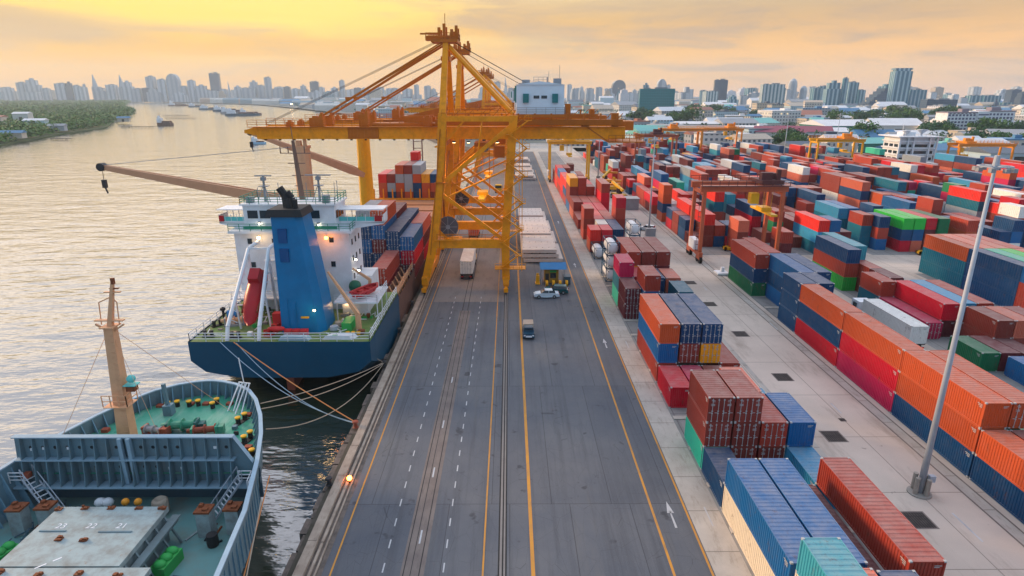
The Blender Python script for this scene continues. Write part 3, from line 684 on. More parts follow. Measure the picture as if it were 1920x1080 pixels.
# ------------------------------------------------------------------ ships
def hull(name, cx, st, mats, parent, close_stern=True):
    """st: (Y, [(dx, z) keel..rail]) half sections mirrored to port"""
    m = MB(); n = len(st[0][1]); ring = []
    for y, p in st: ring.append([(cx+dx, y, z) for dx, z in p][::-1]+[(cx-dx, y, z) for dx, z in p][0:])
    vs = [q for r in ring for q in r]; k = 2*n
    fs = [(j*k+i, j*k+i+1, (j+1)*k+i+1, (j+1)*k+i) for j in range(len(ring)-1) for i in range(k-1)]
    if close_stern: fs.append(tuple(range(k))[::-1])
    m.add(vs, fs); o = m.build(name, mats, parent); return o, m
def deck_sheet(name, cx, st, mat, parent, thick=.08):
    m = MB()
    for (y0, w0, z0), (y1, w1, z1) in zip(st, st[1:]):
        m.add([(cx-w0, y0, z0), (cx+w0, y0, z0), (cx+w1, y1, z1), (cx-w1, y1, z1)], [(0, 1, 2, 3)])
    return m.build(name, mat, parent)
SX = -28.9
s1 = T('container_ship', 'container ship with a blue hull, white bridge and tall blue funnel moored at the quay', 'ship', (SX, 71, -2.8))
off = Vector((SX, 71, -2.8))
def P(mb, name, mats, parent=None, smooth=False):     # world coordinates into the ship's own frame
    root = parent
    o = mb.build(name, mats, None, smooth); o.parent = root
    base = Vector((0, 0, 0)); p = root
    while p is not None: base += p.location; p = p.parent
    o.data.transform(Matrix.Translation(-base)); return o
def sec(w, zb, zs, top, k=.9): return [(0, zb), (w*.5, zb+.05), (w*.85, zb+(zs-zb)*.35), (w, zs), (w, top)]
st = [(71.4, sec(11.4, .05, 2.4, 5)), (74, sec(11.5, -.9, 1.2, 5)), (80, sec(11.5, -3.2, -1.0, 5)), (88, sec(11.5, -4, -3.4, 5)), (91, sec(11.5, -4, -3.4, 5)), (91.5, sec(11.5, -4, -3.4, 4.2))]
st2 = [(91.5, sec(11.5, -4, -3.4, 4.2)), (190, sec(11.5, -4, -3.4, 4.2)), (200, sec(9.5, -4, -3.4, 5)), (209, sec(6, -4, -3.4, 7)), (216, sec(2.5, -4, -3.4, 8)), (219, sec(.2, -4, -3.4, 8.3))]
h, _ = hull('hull', SX, st, M_BLUE, None); h.data.transform(Matrix.Translation(-off)); h.parent = s1
h2, _ = hull('hull_forward', SX, st2, paint('brown hull side', (.14, .075, .06), .6, .6, (.06, .03, .02)), None, False); h2.data.transform(Matrix.Translation(-off)); h2.parent = s1  # forward hull sides in mottled dark brown
m = MB(); m.prism([(SX-.5, 73.6), (SX+.5, 73.6), (SX+.3, 77.6), (SX-.3, 77.6)], -3.4, 1.0); P(m, 'rudder', M_BOX, s1)
m = MB(); m.box(SX-11.3, 71.6, 4.7, SX+11.3, 92, 4.9); P(m, 'poop_deck', M_GDECK, s1)
m = MB(); m.box(SX-11.3, 92, 2.0, SX+11.3, 196, 2.2); m.box(SX-8.6, 94.5, 2.2, SX+9.2, 190, 4.4-.1); P(m, 'main_deck', paint('deck rust red', (.20, .10, .07), .7, .6), s1)
m = MB(); m.rail([(SX-11.3, 91, 4.9), (SX-11.3, 71.7, 4.9), (SX+11.3, 71.7, 4.9), (SX+11.3, 91, 4.9)], 1.15, .035, 3, 1.9); P(m, 'guard_rail', M_WHITE, s1)
m = MB(); m.rail([(SX+11.2, 92, 4.2), (SX+11.2, 188, 4.2)], 1.2, .05, 3, 2.5)
for k in range(34): m.beam((SX+10.9, 94+k*2.8, 2.2), (SX+9.4, 94.8+k*2.8, 5.0), .16); m.box(SX+9.4, 94+k*2.8, 2.2, SX+10.2, 95.1+k*2.8, 3.3)
P(m, 'side_passage_fittings', M_BEIGE, s1)
# accommodation block
acc = MB(); acc.box(-38.4, 84, 4.9, -22.4, 91, 16.2); acc.box(-38.9, 83.2, 16.2, -21.9, 91.3, 16.55)
acc.box(-37.0, 84.6, 16.55, -24.3, 90.4, 19.9); acc.box(-37.3, 84.3, 19.9, -24.0, 90.7, 20.1)
acc.box(-22.4, 86.5, 4.9, -20.2, 91, 9.2)
acc.box(-38.4, 80.2, 7.6, -29.9, 84, 7.8); acc.box(-32.6, 80.2, 10.3, -29.9, 84, 10.5); acc.box(-33.2, 80.2, 13.0, -29.9, 84, 13.2)
acc.box(-23.9, 79, 7.4, -17.9, 86.4, 7.6); acc.box(-23.6, 82, 4.9, -20, 86.4, 7.4)
acc = P(acc, 'accommodation', M_WHITE, s1)
m = MB()
for x0, x1 in ((-36.4, -35.0), (-34.7, -33.3), (-29, -27.8), (-27.6, -26.4)): m.box(x0, 84.53, 18.1, x1, 84.7, 19.2)
for y in (85.2, 86.6, 88.0): m.box(-24.32, y, 18.0, -24.22, y+.9, 19.1)
for x, z in ((-36.6, 14.6), (-33.2, 14.6), (-25.2, 11.3), (-25.2, 14.8), (-26.4, 6.2), (-36.5, 11.2), (-36.5, 9)): m.box(x, 83.9, z, x+.6, 84.1, z+.75)
for z in (6.6, 9.2, 11.8, 14.2):
    for y in (85, 87, 89): m.box(-22.42, y, z, -22.33, y+.5, z+.8)
P(m, 'window', GL, acc)
m = MB(); m.box(-37.2, 84.45, 16.56, -24.1, 84.58, 17.0); m.rail([(-38.8, 83.3, 16.55), (-22, 83.3, 16.55), (-22, 91, 16.55)], 1.0, .035, 3, 1.4); m.rail([(-37.2, 84.4, 20.1), (-24.1, 84.4, 20.1), (-24.1, 90.6, 20.1), (-37.2, 90.6, 20.1), (-37.2, 84.4, 20.1)], 1.0, .035, 3, 1.3)
P(m, 'green_coaming_rail', paint('rail green', (.03, .25, .16), .5, .3), acc)
for s, x0, x1 in ((-1, -41.2, -37), (1, -24.3, -17.9)):
    m = MB(); xa, xb = (x0, x1); t_ = x0 if s < 0 else x1; i_ = x1 if s < 0 else x0
    m.add([(i_, 86.2, 15.9), (i_, 89, 15.9), (t_, 89, 17.0), (t_, 86.2, 17.0), (i_, 86.2, 17.1), (i_, 89, 17.1), (t_, 89, 17.2), (t_, 86.2, 17.2)], [(0, 1, 2, 3), (4, 5, 6, 7), (0, 3, 7, 4), (1, 2, 6, 5), (2, 3, 7, 6), (0, 1, 5, 4)])
    for y in (86.2, 88.95): m.box(x0, y, 17.1, x1, y+.08, 17.4)
    m.box(min(t_, t_-s*.08), 86.2, 17.1, max(t_, t_-s*.08), 89, 18.3)
    for k in range(6): xx = x0+(x1-x0)*k/5; m.beam((xx, 89, 17.2), (xx, 89, 19.0), .09); m.beam((xx, 86.24, 17.1), (xx, 86.24, 18.35), .06)
    m.box(x0-.1, 85.9, 19.0, x1+.1, 89.3, 19.12)
    wg = P(m, 'bridge_wing', M_WHITE, acc)
m = MB()
for x0, x1 in ((-40.6, -37.1), (-24.2, -19.2)): m.box(x0, 86.22, 17.4, x1, 86.3, 18.0); m.box(x0, 88.9, 18.6, x1, 88.98, 18.95)
P(m, 'aqua_windscreen', M_TEAL, acc)
m = MB(); m.box(-41.2, 86.1, 17.35, -40.5, 86.19, 18.2); m.box(-19.15, 86.1, 17.35, -18.1, 86.19, 18.2); P(m, 'red_panel', M_RED, acc)
# monkey island gear
for x, z, w in ((-34.6, 23.6, 2.3), (-26.9, 23.7, 3.6)):
    m = MB(); m.beam((x, 87, 20.1), (x, 87, z), .32, .32, .2, .2)
    for a in (-.9, .9): m.beam((x+a, 86.4, 20.1), (x, 87, z-1), .08)
    m.cbox(x, 87, z-.6, .6, .6, .5); m.cbox(x, 87, z-1.4, 1.3, 1.0, .08); rm_ = P(m, 'radar_mast', M_GREY, s1)
    P(MB().box(x-w/2, 86.9, z, x+w/2, 87.15, z+.16), 'radar_scanner', M_GREY, rm_)
for x in (-36, -33, -29, -25, -24.6): P(MB().beam((x, 88, 20.1), (x, 88, 21.9+(x % 2)*.7), .07), 'whip_antenna', M_GREY, s1)
for x, y, h_ in ((-25.6, 85.6, 1.1), (-36.3, 85.8, .8)): P(MB().cbox(x, y, 20.1, .9, .9, h_), 'deck_box', M_GREY, s1)
m = MB(); m.tube((-29.9, 88.5, 20.1), (-30.4, 88.5, 28.4), .42, .24, 8)
for z, w in ((22, 1.2), (23.5, 1.6), (25.2, 2.4), (26.6, 4.2)): m.box(-30.2-w/2, 88.4, z, -30.2+w/2, 88.6, z+.1)
for x in (-32.3, -31.2, -28.9): m.beam((x, 88.5, 26.6), (x, 88.5, 27.6), .12)
m.beam((-30.4, 88.5, 28.4), (-30.5, 88.5, 30.3), .08); P(m, 'signal_mast', paint('mast brown', (.20, .12, .09), .6, .4), s1)
# funnel
m = MB(); za, zb = 4.9, 19.9
lo_ = [(-29.6, 74.6), (-24.9, 74.6), (-24.0, 75.6), (-24.0, 79.4), (-29.6, 79.4)]; hi_ = [(-30.0, 76.3), (-27.0, 76.3), (-26.3, 77.0), (-26.3, 80.4), (-30.0, 80.4)]
lv = [0, .35, .7, 1.0]; vs = []
for t_ in lv:
    q = t_**1.25
    for a, b in zip(lo_, hi_): vs.append((a[0]+(b[0]-a[0])*q, a[1]+(b[1]-a[1])*t_, za+(zb-za)*t_))
m.add(vs, [(j*5+i, j*5+(i+1) % 5, (j+1)*5+(i+1) % 5, (j+1)*5+i) for j in range(3) for i in range(5)]+[tuple(range(15, 20))])
m.beam((-27.6, 74.5, 4.9), (-27.6, 74.9, 9), .08); m.beam((-28.6, 74.5, 4.9), (-28.6, 74.9, 9.5), .08)
fn = P(m, 'funnel', M_FUN, s1)
m = MB(); m.box(-29.2, 75.82, 16.6, -28.1, 76.15, 18.4); m.box(-29.1, 75.5, 14.2, -28.0, 75.9, 15.9); P(m, 'louvre', paint('louvre navy', (.005, .07, .22), .5, .1), fn)
m = MB(); m.prism([(-30.6, 75.9), (-25.9, 75.9), (-25.9, 80.7), (-30.6, 80.7)], 19.9, 20.8, .12)
m.path([(-28.4, 78, 20.6), (-28.6, 78.2, 22.3), (-29.2, 78.1, 23.3)], .5, 8); m.path([(-27.6, 78.3, 20.6), (-27.9, 78.4, 21.9), (-28.4, 78.2, 22.7)], .5, 8); m.tube((-28.0, 77.6, 20.6), (-28.2, 77.7, 21.9), .45); m.tube((-27.1, 77.4, 20.6), (-27.1, 77.4, 21.9), .3)
P(m, 'exhaust_pipe', M_BLACK, fn)
m = MB(); m.box(-26.9, 74.4, 7.0, -25.9, 74.65, 7.2); P(m, 'yellow_placard', M_YEL, fn)
# ladder-framed launching ramp and free-fall lifeboat
rp = T('launching_ramp', 'white launching ramp frame holding the red lifeboat on the ship stern', 'ramp', (-33.5, 76, 4.9))
m = MB()
for x, xt in ((-35.6, -34.9), (-31.6, -32.2)):
    m.path([(x, 71.9, 4.9), (x, 72.6, 6.6), (xt, 80.0, 14.9), (xt+.3, 81.6, 15.2), (xt+.3, 82.5, 15.2)], .26, 8)
    for k in range(7): t_ = k/7; m.beam((x+.1, 73.4+t_*6, 7.2+t_*7.2), (x+.1+(.6 if x < -34 else -.6), 73.8+t_*6, 6.7+t_*7.2), .1)
    m.beam((xt, 79.6, 14.4), (xt, 80.4, 4.9), .28); m.beam((x, 75.5, 9.6), (x, 76.2, 4.9), .22)
m.beam((-34.9, 80, 14.9), (-32.2, 80, 14.9), .24); m.beam((-35.6, 76, 4.9+3.4), (-31.6, 76, 8.3), .16)
P(m, 'ramp_frame', M_WHITE, rp)
lb = T('lifeboat', 'enclosed red free-fall lifeboat tilted nose-down on its white ramp', 'lifeboat', (-33.6, 76.9, 9.0)); lb.rotation_euler = (R(42), 0, 0)
m = MB(); pr = [(-4.1, .12, .05, -.1), (-3.5, .7, .55, -.2), (-2.2, 1.1, .95, 0), (0, 1.25, 1.1, .1), (2.4, 1.2, 1.1, .1), (3.6, 1.05, 1.0, .15), (3.9, .8, .7, .2)]; n = 14
m.add([(a*math.cos(2*math.pi*i/n), y, c+b*math.sin(2*math.pi*i/n)) for y, a, b, c in pr for i in range(n)], [(j*n+i, (j+1)*n+i, (j+1)*n+(i+1) % n, j*n+(i+1) % n)[::-1] for j in range(len(pr)-1) for i in range(n)]+[tuple(range(n)), tuple(range(len(pr)*n-n, len(pr)*n))[::-1]])
m.build('boat_hull', M_RED, lb, True)
m = MB().prism([(-.8, 1.6), (.8, 1.6), (.8, 3.6), (-.8, 3.6)], .9, 1.9, .18); m.build('conning_box', M_RED, lb)
m = MB()
for s in (-1, 1): m.box(s*1.0-.06, -2.5, .35, s*1.0+.06, 2.4, .55)
m.build('side_stripe', M_RUST, lb)
# rescue boat and provision crane
rb = T('rescue_boat', 'small open red rescue boat in its cradle beside the white superstructure', 'boat', (-20.1, 81.6, 7.9)); rb.rotation_euler = (0, 0, R(-28))
m = MB(); n = 12
m.add([(w*c, y, z0 if k else z1) for k in (0, 1) for y, w, z0, z1 in ((0, 0, 0, 0),) for c in ()], [])
pr = [(-2.2, .75, .1), (0, .95, 0), (1.6, .8, .1), (2.6, .1, .5)]
m.add([(sx*w, y, .75) for y, w, z in pr for sx in (-1, 1)]+[(sx*w*.45, y, z) for y, w, z in pr for sx in (-1, 1)], [(2*i, 2*i+2, 2*i+10, 2*i+8) for i in range(3)]+[(2*i+1, 2*i+9, 2*i+11, 2*i+3) for i in range(3)]+[(8+2*i, 10+2*i, 11+2*i, 9+2*i) for i in range(3)]+[(0, 8, 9, 1)])
m.build('boat_hull', M_RED2, rb)
m = MB(); m.path([(-.8, -2.2, .8), (-.95, 0, .8), (-.8, 1.6, .85), (0, 2.6, .95), (.8, 1.6, .85), (.95, 0, .8), (.8, -2.2, .8), (-.8, -2.2, .8)], .16, 8); m.beam((-.9, -.8, .6), (.9, -.8, .6), .2); m.beam((-.9, .8, .6), (.9, .8, .6), .2); m.build('fender_rim', M_RED, rb)
pc = T('provision_crane', 'small beige provision crane with its arm raised over the ship stern', 'crane', (-19.9, 75.8, 4.9))
m = MB().tube((0, 0, 0), (0, 0, 2.2), .42, .36, 10); m.build('pedestal', M_BEIGE, pc)
m = MB().beam((0, 0, 2.2), (-3.6, .6, 7.8), .5, .5, .22, .22); m.beam((.2, 0, 2.1), (-1.6, .3, 4.6), .16); m.build('arm', M_BEIGE, pc)
pc2 = T('boat_davit', 'short beige davit arm above the red rescue boat', 'davit', (-20.4, 85, 7.5)); MB().beam((0, 0, 0), (.3, -.2, 1.6), .4).beam((.3, -.2, 1.6), (-2.0, -.6, 3.4), .4, .4, .25, .25).build('arm', M_BEIGE, pc2)
# stern deck clutter
def thing1(name, mb, mat, label, cat, group=None, smooth=False, loc=None):
    o = mb.build(name, mat, None, smooth, loc); return tag(o, label, cat, group)
def ctr(mb, x, y, z): mb.M = Matrix.Translation((x, y, z)); return mb
def winch(x, y, z, lab, mats=(M_GREEN, M_BOX), rz=0., s=1.):
    t = T('mooring_winch', lab, 'winch', (x, y, z), None, rz)
    MB().cbox(0, 0, 0, 2.6*s, 1.3*s, .25).cbox(-1.15*s, 0, .25, .2, 1*s, .9*s).cbox(1.15*s, 0, .25, .2, 1*s, .9*s).cbox(1.55*s, 0, .2, .5, .7, .8).build('bed', mats[0], t)
    m = MB().tube((-1.05*s, 0, .75*s), (1.05*s, 0, .75*s), .32*s, None, 12)
    for a in (-1.0, 0, 1.0): m.tube((a*s-.04, 0, .75*s), (a*s+.04, 0, .75*s), .55*s, None, 14)
    m.tube((-1.7*s, 0, .75*s), (-1.2*s, 0, .75*s), .2*s, .3*s, 10); m.build('drum', mats[1], t)
def bitts(x, y, z, lab, cap=M_YEL, rz=0.):
    t = T('twin_bollard', lab, 'bollard', (x, y, z), None, rz)
    MB().cbox(0, 0, 0, 1.5, .6, .15).lathe(-.42, 0, [(.22, .1), (.22, .72)], 10).lathe(.42, 0, [(.22, .1), (.22, .72)], 10).build('base', M_BLACK, t)
    for q in (-.42, .42): MB().lathe(q, 0, [(.24, .68), (.27, .74), (.27, .82), (.1, .86)], 10).build('cap', cap, t)
winch(-37.0, 77.6, 4.9, 'mooring winch beside the ramp on the green stern deck', (M_GREY, M_BEIGE), .3)
winch(-30.9, 74.2, 4.9, 'mooring winch between the ramp and the blue funnel', (M_RED2, M_BOX), 1.4, .8)
bitts(-38.6, 73.4, 4.9, 'dark twin bollard at the port stern corner', M_BLACK); bitts(-35.0, 73.0, 4.9, 'dark twin bollard between the ramp legs', M_BLACK)
bitts(-39.2, 77.2, 4.9, 'dark twin bollard by the port rail next to the blue drum', M_BLACK, .9)
thing1('oil_drum', MB().tube((-38.8, 79.6, 5.6), (-37.6, 79.9, 5.6), .65, None, 14), M_ROOFB, 'blue drum lying on the stern deck by the port rail', 'drum')
thing1('deck_locker', MB().box(-31.3, 76.2, 4.9, -30.2, 77.2, 7.0), M_RED2, 'upright red locker beside the white ramp leg', 'locker')
thing1('covered_boat_motor', MB().ell(-29.9, 73.6, 5.9, 1.2, .5, .35, 10, 6), M_RED2, 'low red covered bundle in front of the funnel', 'bundle', None, True)
for k in range(3): thing1('red_crate', MB().box(-28.9+k*1.0, 73.4, 4.9, -28.0+k*1.0, 74.2, 5.7), M_RED2, '%s red crate in the row at the foot of the funnel' % ('left', 'middle', 'right')[k], 'crate', 'red crates at the funnel foot')
thing1('white_tarpaulin', MB().prism([(-23.8, 72.3), (-20, 72.2), (-19.4, 73.4), (-23, 73.6)], 4.9, 5.35, .2), M_WHITE, 'white tarpaulin spread along the starboard stern rail', 'tarpaulin')
thing1('grey_tarpaulin', MB().prism([(-29.2, 71.9), (-25.4, 71.9), (-25.2, 72.8), (-29, 73.0)], 4.9, 5.4, .15), paint('grey blue cloth', (.35, .48, .55), .8, .3), 'grey blue covered pile behind the stern rail under the funnel', 'tarpaulin')
thing1('green_hatch_box', MB().box(-22.0, 75.2, 4.9, -20.7, 78, 6.0), M_LGREEN, 'green painted hatch box beside the provision crane', 'hatch')
for k, (x, y, r) in enumerate(((-23.1, 75.6, .5), (-22.9, 77.2, .45), (-21.6, 79.2, .5))): thing1('rope_coil', MB().lathe(x, y, [(r, 4.9), (r*1.2, 5.05), (r*1.1, 5.5), (r*.4, 5.55)], 12), (M_GALV, M_ROPE, M_WHITE)[k], ('grey rope coil on the starboard stern deck', 'beige rope coil behind the grey one on the stern deck', 'white rope coil under the rescue boat platform')[k], 'rope coil')
thing1('green_sphere_tank', MB().ell(-21.9, 83.2, 8.6, .9, .9, .9, 12, 8), paint('dark green tank', (.02, .12, .07), .5, .2), 'dark green round tank beside the rescue boat', 'tank', None, True)
for k in range(3): thing1('lashing_bucket', MB().lathe(-20.9+k*.7, 73.9, [(.2, 4.9), (.28, 5.35)], 8), M_YEL, '%s yellow bucket by the starboard stern corner' % ('first', 'second', 'third')[k], 'bucket')
for k in range(9):
    x = -39.8+k*1.05; thing1('deck_vent', MB().lathe(x, 80.5+(k % 3)*.7, [(.18, 4.9), (.18, 5.9), (.38, 6.0), (.38, 6.3), (.1, 6.45)], 8), (M_BLACK, M_GREY, M_GDECK)[k % 3], '%s mushroom vent from port on the stern deck' % nth(k+1), 'vent', 'mushroom vents on the stern deck')
rnd = random.Random(41)
for k in range(46):
    x = rnd.uniform(-39.6, -30.2) if k < 26 else rnd.uniform(-23.6, -18.4); y = rnd.uniform(72.4, 82.5); h_ = rnd.uniform(.1, .6); P(MB().cbox(x, y, 4.9, rnd.uniform(.15, .8), rnd.uniform(.15, .7), h_), 'deck_fitting', [M_ROPE, M_GREY, M_RUST, M_WHITE, M_LGREEN][k % 5], s1)
m = MB()
for k in range(30):
    x = rnd.uniform(-39.6, -30.4) if k < 16 else rnd.uniform(-23.6, -18.4); y = rnd.uniform(72.4, 83); a = rnd.random()*6; l = rnd.uniform(.5, 2); P(MB().beam((x, y, 5.0), (x+l*math.cos(a), y+l*math.sin(a), 5.0+rnd.random()*.5), .1), 'deck_pipe', M_WHITE, s1)
for q in ([(-38.2, 80.2, 7.8), (-30, 80.2, 7.8)], [(-32.5, 80.3, 10.5), (-30, 80.3, 10.5)]): P(MB().rail(q, 1, .03, 3, 1.1), 'platform_rail', M_WHITE, s1)
m.rail([(-23.8, 79.1, 7.6), (-18, 79.1, 7.6), (-18, 86, 7.6)], 1, .035, 3, 1.2)
for z in (7.6,): 
    for y_ in (79.4, 82.5, 85.8): m.beam((-18.1, y_, 4.9), (-18.1, y_, z), .12); m.beam((-23.6, y_, 4.9), (-23.6, y_, z), .12)
P(m, 'platform_support', M_WHITE, s1)
# ship lamps
def lamp(x, y, z, lab, mat=M_LAMP, r=.16, mount=M_GREY, power=0, colr=(1, .6, .25)):
    o = MB().cbox(x, y, z+.1, .34, .3, .18).build('flood_lamp', mount); tag(o, lab, 'lamp')
    MB().ell(x, y-.05, z, r, r, r, 8, 6).build('bulb', mat, o)
    if power:
        ld = bpy.data.lights.new('lamp_light', 'POINT'); ld.energy = power; ld.color = colr; ld.shadow_soft_size = .3; lo = bpy.data.objects.new('lamp_light', ld); C.objects.link(lo); lo.location = (x, y-.7, z-.3); lo.parent = o
lamp(-34.6, 83.0, 15.7, 'yellow lamp glowing under the port side deck edge', M_LAMP, .24, M_GREY, 60)
lamp(-25.3, 83.0, 15.7, 'orange lamp glowing high on the white aft wall', M_LAMPO, .26, M_GREY, 70, (1, .35, .08))
lamp(-22.9, 82.6, 6.9, 'warm lamp low on the white wall behind the provision crane', M_LAMPW, .24, M_GREY, 70)
lamp(-34.8, 84.3, 17.4, 'small white lamp under the port bridge windows', M_LAMPW, .13); lamp(-26.6, 84.3, 17.3, 'small white lamp under the starboard bridge windows', M_LAMPW, .13)
lamp(-25.0, 74.2, 8.2, 'yellow lamp glowing on the flank of the funnel', M_LAMP, .16, M_FUN, 30); lamp(-21.9, 86.0, 10.2, 'lamp on the starboard wall above the small deckhouse', M_LAMPW, .16); lamp(-22.0, 85.2, 12, 'lamp halfway up the starboard wall', M_LAMPW, .16)
# ship cranes
def ship_crane(name, x, y, zt, root, tip, pm, jm, lab, w=2.3):
    t = T(name, lab, 'ship crane', (x, y, 2.2))
    def A_(m_, n_, mt_): return P(m_, n_, mt_, t)
    m = MB(); m.tube((x, y, 2.2), (x, y, zt), w*.58, w*.5, 14); m.cbox(x, y, zt, w*.9, w*.9, .5); m.cbox(x-.4, y, zt+.5, .9, .8, .9); m.cbox(x+.7, y, zt+.5, .5, .5, 1.2); A_(m, 'post', pm)
    m = MB(); r_ = Vector(root); t_ = Vector(tip)
    for s in (-.8, .8):
        m.beam(r_+Vector((0, s, 0)), r_.lerp(t_, .12)+Vector((0, s, 0)), .5, 1.2, .5, 2.0); m.beam(r_.lerp(t_, .12)+Vector((0, s, 0)), t_+Vector((0, s*.4, 0)), .45, 2.0, .3, .8)
    for k in range(1, 12): q = r_.lerp(t_, k/12); m.beam(q-Vector((0, .8-.4*k/12, 0)), q+Vector((0, .8-.4*k/12, 0)), .2)
    jb = A_(m, 'jib', jm)
    m = MB(); m.tube(t_+Vector((0, -.6, 0)), t_+Vector((0, .6, 0)), .7, None, 10); m.tube(t_, t_-Vector((.1, 0, 2.2)), .05); m.cbox(t_.x-.1, t_.y, t_.z-3.6, .7, .5, 1.4); m.beam(t_-Vector((.1, 0, 3.6)), t_-Vector((-.2, 0, 4.6)), .2); P(m, 'hook_block', M_DARK, t)
    m = MB()
    for s in (-.5, .5): m.tube((x, y+s, zt+.4), t_+Vector((0, s*.6, .3)), .035, None, 5)
    A_(m, 'hoist_wire', M_GREY); return t
M_BEIGE2 = paint('ship crane tan', (.58, .30, .17), .5, .35, (.28, .16, .10))
ship_crane('deck_crane', -37.4, 113, 25.3, (-36.6, 112, 15.2), (-70.6, 108, 22.6), M_BEIGE, M_BEIGE2, 'tan deck crane behind the white bridge, its jib swung out low over the river', 2.9)
ship_crane('deck_crane', -37.6, 162, 23.8, (-37.4, 161, 14.7), (-64.6, 158, 25.5), M_YEL, M_BEIGE2, 'yellow-orange deck crane post on the forward deck with a tan jib rising to the left', 3.4)
# containers on the blue ship
SC = [(-22.3, 95.4, 2.6, 40, ['maroon', 'brick red'], 1), (-27.4, 108.4, 4.4, 40, ['navy', 'blue', 'navy', 'grey'], 1), (-24.85, 108.4, 4.4, 40, ['navy', 'maroon', 'blue', 'orange'], 1), (-22.25, 108.4, 3.3, 40, ['maroon', 'navy', 'navy'], 1), (-19.75, 108.4, 2.3, 40, ['maroon', 'crimson', 'blue'], 1),
 (-22.25, 121.2, 3.2, 40, ['crimson', 'blue', 'navy'], 0), (-19.75, 121.2, 2.3, 40, ['crimson', 'maroon', 'salmon'], 0), (-24.85, 121.2, 4.4, 40, ['navy', 'maroon', 'maroon'], 0), (-27.4, 121.2, 4.4, 40, ['navy', 'maroon'], 0), (-30, 108.4, 4.4, 40, ['maroon', 'maroon'], 0), (-32.6, 108.4, 4.4, 40, ['navy'], 0)]
rnd = random.Random(4)
for j in range(8): SC.append((-42.9+j*2.56+4.1, 183, 4.4, 40, [['orange', 'orange', 'bright red'], ['navy', 'grey', 'brown'], ['brown', 'orange', 'grey', 'orange'], ['orange', 'grey', 'grey', 'brown'], ['navy', 'navy', 'orange', 'grey'], ['orange', 'orange', 'yellow'], ['brown', 'orange', 'navy'], ['bright red', 'salmon', 'grey']][j], 1))
SC.append((-31, 196, 4.4, 20, ['brown', 'brown', 'orange', 'grey', 'bright red'], 1))
for i, (x, y, z0, ln, cols, dr) in enumerate(SC):
    for k, cn in enumerate(cols):
        where = 'aft of the big crane' if y < 100 else ('stacked behind the bridge' if y < 130 else 'near the ship bow')
        mk_cont(x, y, z0+k*2.6, ln, cn, '%s container %s, tier %s of stack %s on blue ship' % (cn, where, ('one', 'two', 'three', 'four', 'five')[k], nth(i+1)), 'containers carried by the blue ship', y < 122, dr)
P(MB().box(-40.4, 132, 2.2, -18.0, 133, 5.4), 'lashing_bridge', M_ORANGE, s1)
m = MB(); m.box(-40.4, 181.4, 4.0, -17.4, 182.6, 5.2)
for k in range(9): m.beam((-40+k*2.7, 182, 2.2), (-40+k*2.7, 182, 8), .35)
P(m, 'lashing_bridge', M_ORANGE, s1)
m = MB(); m.box(-38, 134.5, 4.3, -19.6, 180, 5.0)
for k in range(5): m.box(-38, 135+k*9, 5.0, -19.6, 135.4+k*9, 5.25)
P(m, 'hatch_cover', paint('orange brown hatch', (.42, .18, .08), .6, .5), s1)
m = MB()
for s in (-31.4, -28.6): m.beam((s, 206, 7), (s, 206, 21), .35)
for k in range(6): m.beam((-31.4, 206, 9+k*2.2), (-28.6, 206, 9+k*2.2), .2)
m.cbox(-30, 206, 21, 5, .6, .5); P(m, 'fore_mast', paint('mast brown2', (.22, .12, .1), .6, .4), s1)

# ---- grey-green ship in the foreground
GX = -30.8
s3 = T('cargo_ship', 'blue grey cargo ship bow with green forecastle deck nearest the camera', 'ship', (GX, 40, -2.8))
gw = [(5, 12.6), (20, 12.6), (31, 12.3), (38, 11.4), (44, 10.0), (48, 8.8), (51, 7.6), (53.8, 6.1), (55.6, 4.7), (56.8, 3.0), (57.4, 1.4), (57.6, .3)]
def gz(y): return 5.4 if y < 36 else 5.4+(y-36)/21.5*1.0
st = [(y, [(0, -4), (w*.55*(1 if y < 40 else max(.1, (58-y)/20)), -3.9), (w*.80*(1 if y < 40 else max(.2, .4+(58-y)/30)), -2), (w*.97, 2.6), (w, gz(y))]) for y, w in gw]
h, _ = hull('hull', GX, st, M_SHIPGREY, None, False); h.data.transform(Matrix.Translation((-GX, -40, 2.8))); h.parent = s3
G_FORE = ground_mat('forecastle deck paint', (.03, .25, .16), (.10, .36, .25), (.42, .50, .40), .3, .45, .32)
fd = deck_sheet('forecastle_deck', 0, [(y-40, w-.12, 4.55+2.8+(y-44)*.02) for y, w in gw if y >= 44][:1]+[(y-40, w-.12, 4.55+2.8+(y-44)*.02) for y, w in gw if y > 44], G_FORE, s3)
md = deck_sheet('main_deck', 0, [(y-40, w-.2, 1.6+2.8) for y, w in gw if y <= 44]+[(6, 9, 4.4)], M_SDECK, s3)
# bulwark inner skin, cap rail and stays
m = MB(); pts = []
for y, w in gw: pts.append((GX+w, y, gz(y)))
full = pts+[(2*GX-x, y, z) for x, y, z in reversed(pts)]
for a, b in zip(full, full[1:]): m.beam(a, b, .34, .12)
P(m, 'cap_rail', paint('cap rail pale blue', (.30, .42, .52), .5, .3), s3)
m = MB()
def bw(y):
    for (y0, w0), (y1, w1) in zip(gw, gw[1:]):
        if y0 <= y <= y1: return w0+(w1-w0)*(y-y0)/(y1-y0)
    return 0
for a, b in zip(full, full[1:]):
    zb0 = 1.6 if a[1] < 44 else 4.5
    k_ = .985
    m.add([(GX+(a[0]-GX)*k_, a[1]-.08, a[2]), (GX+(b[0]-GX)*k_, b[1]-.08, b[2]), (GX+(b[0]-GX)*k_, b[1]-.08, zb0), (GX+(a[0]-GX)*k_, a[1]-.08, zb0)], [(0, 1, 2, 3)])
P(m, 'bulwark', M_SHIPGREY, s3)
m = MB(); acc_ = 0
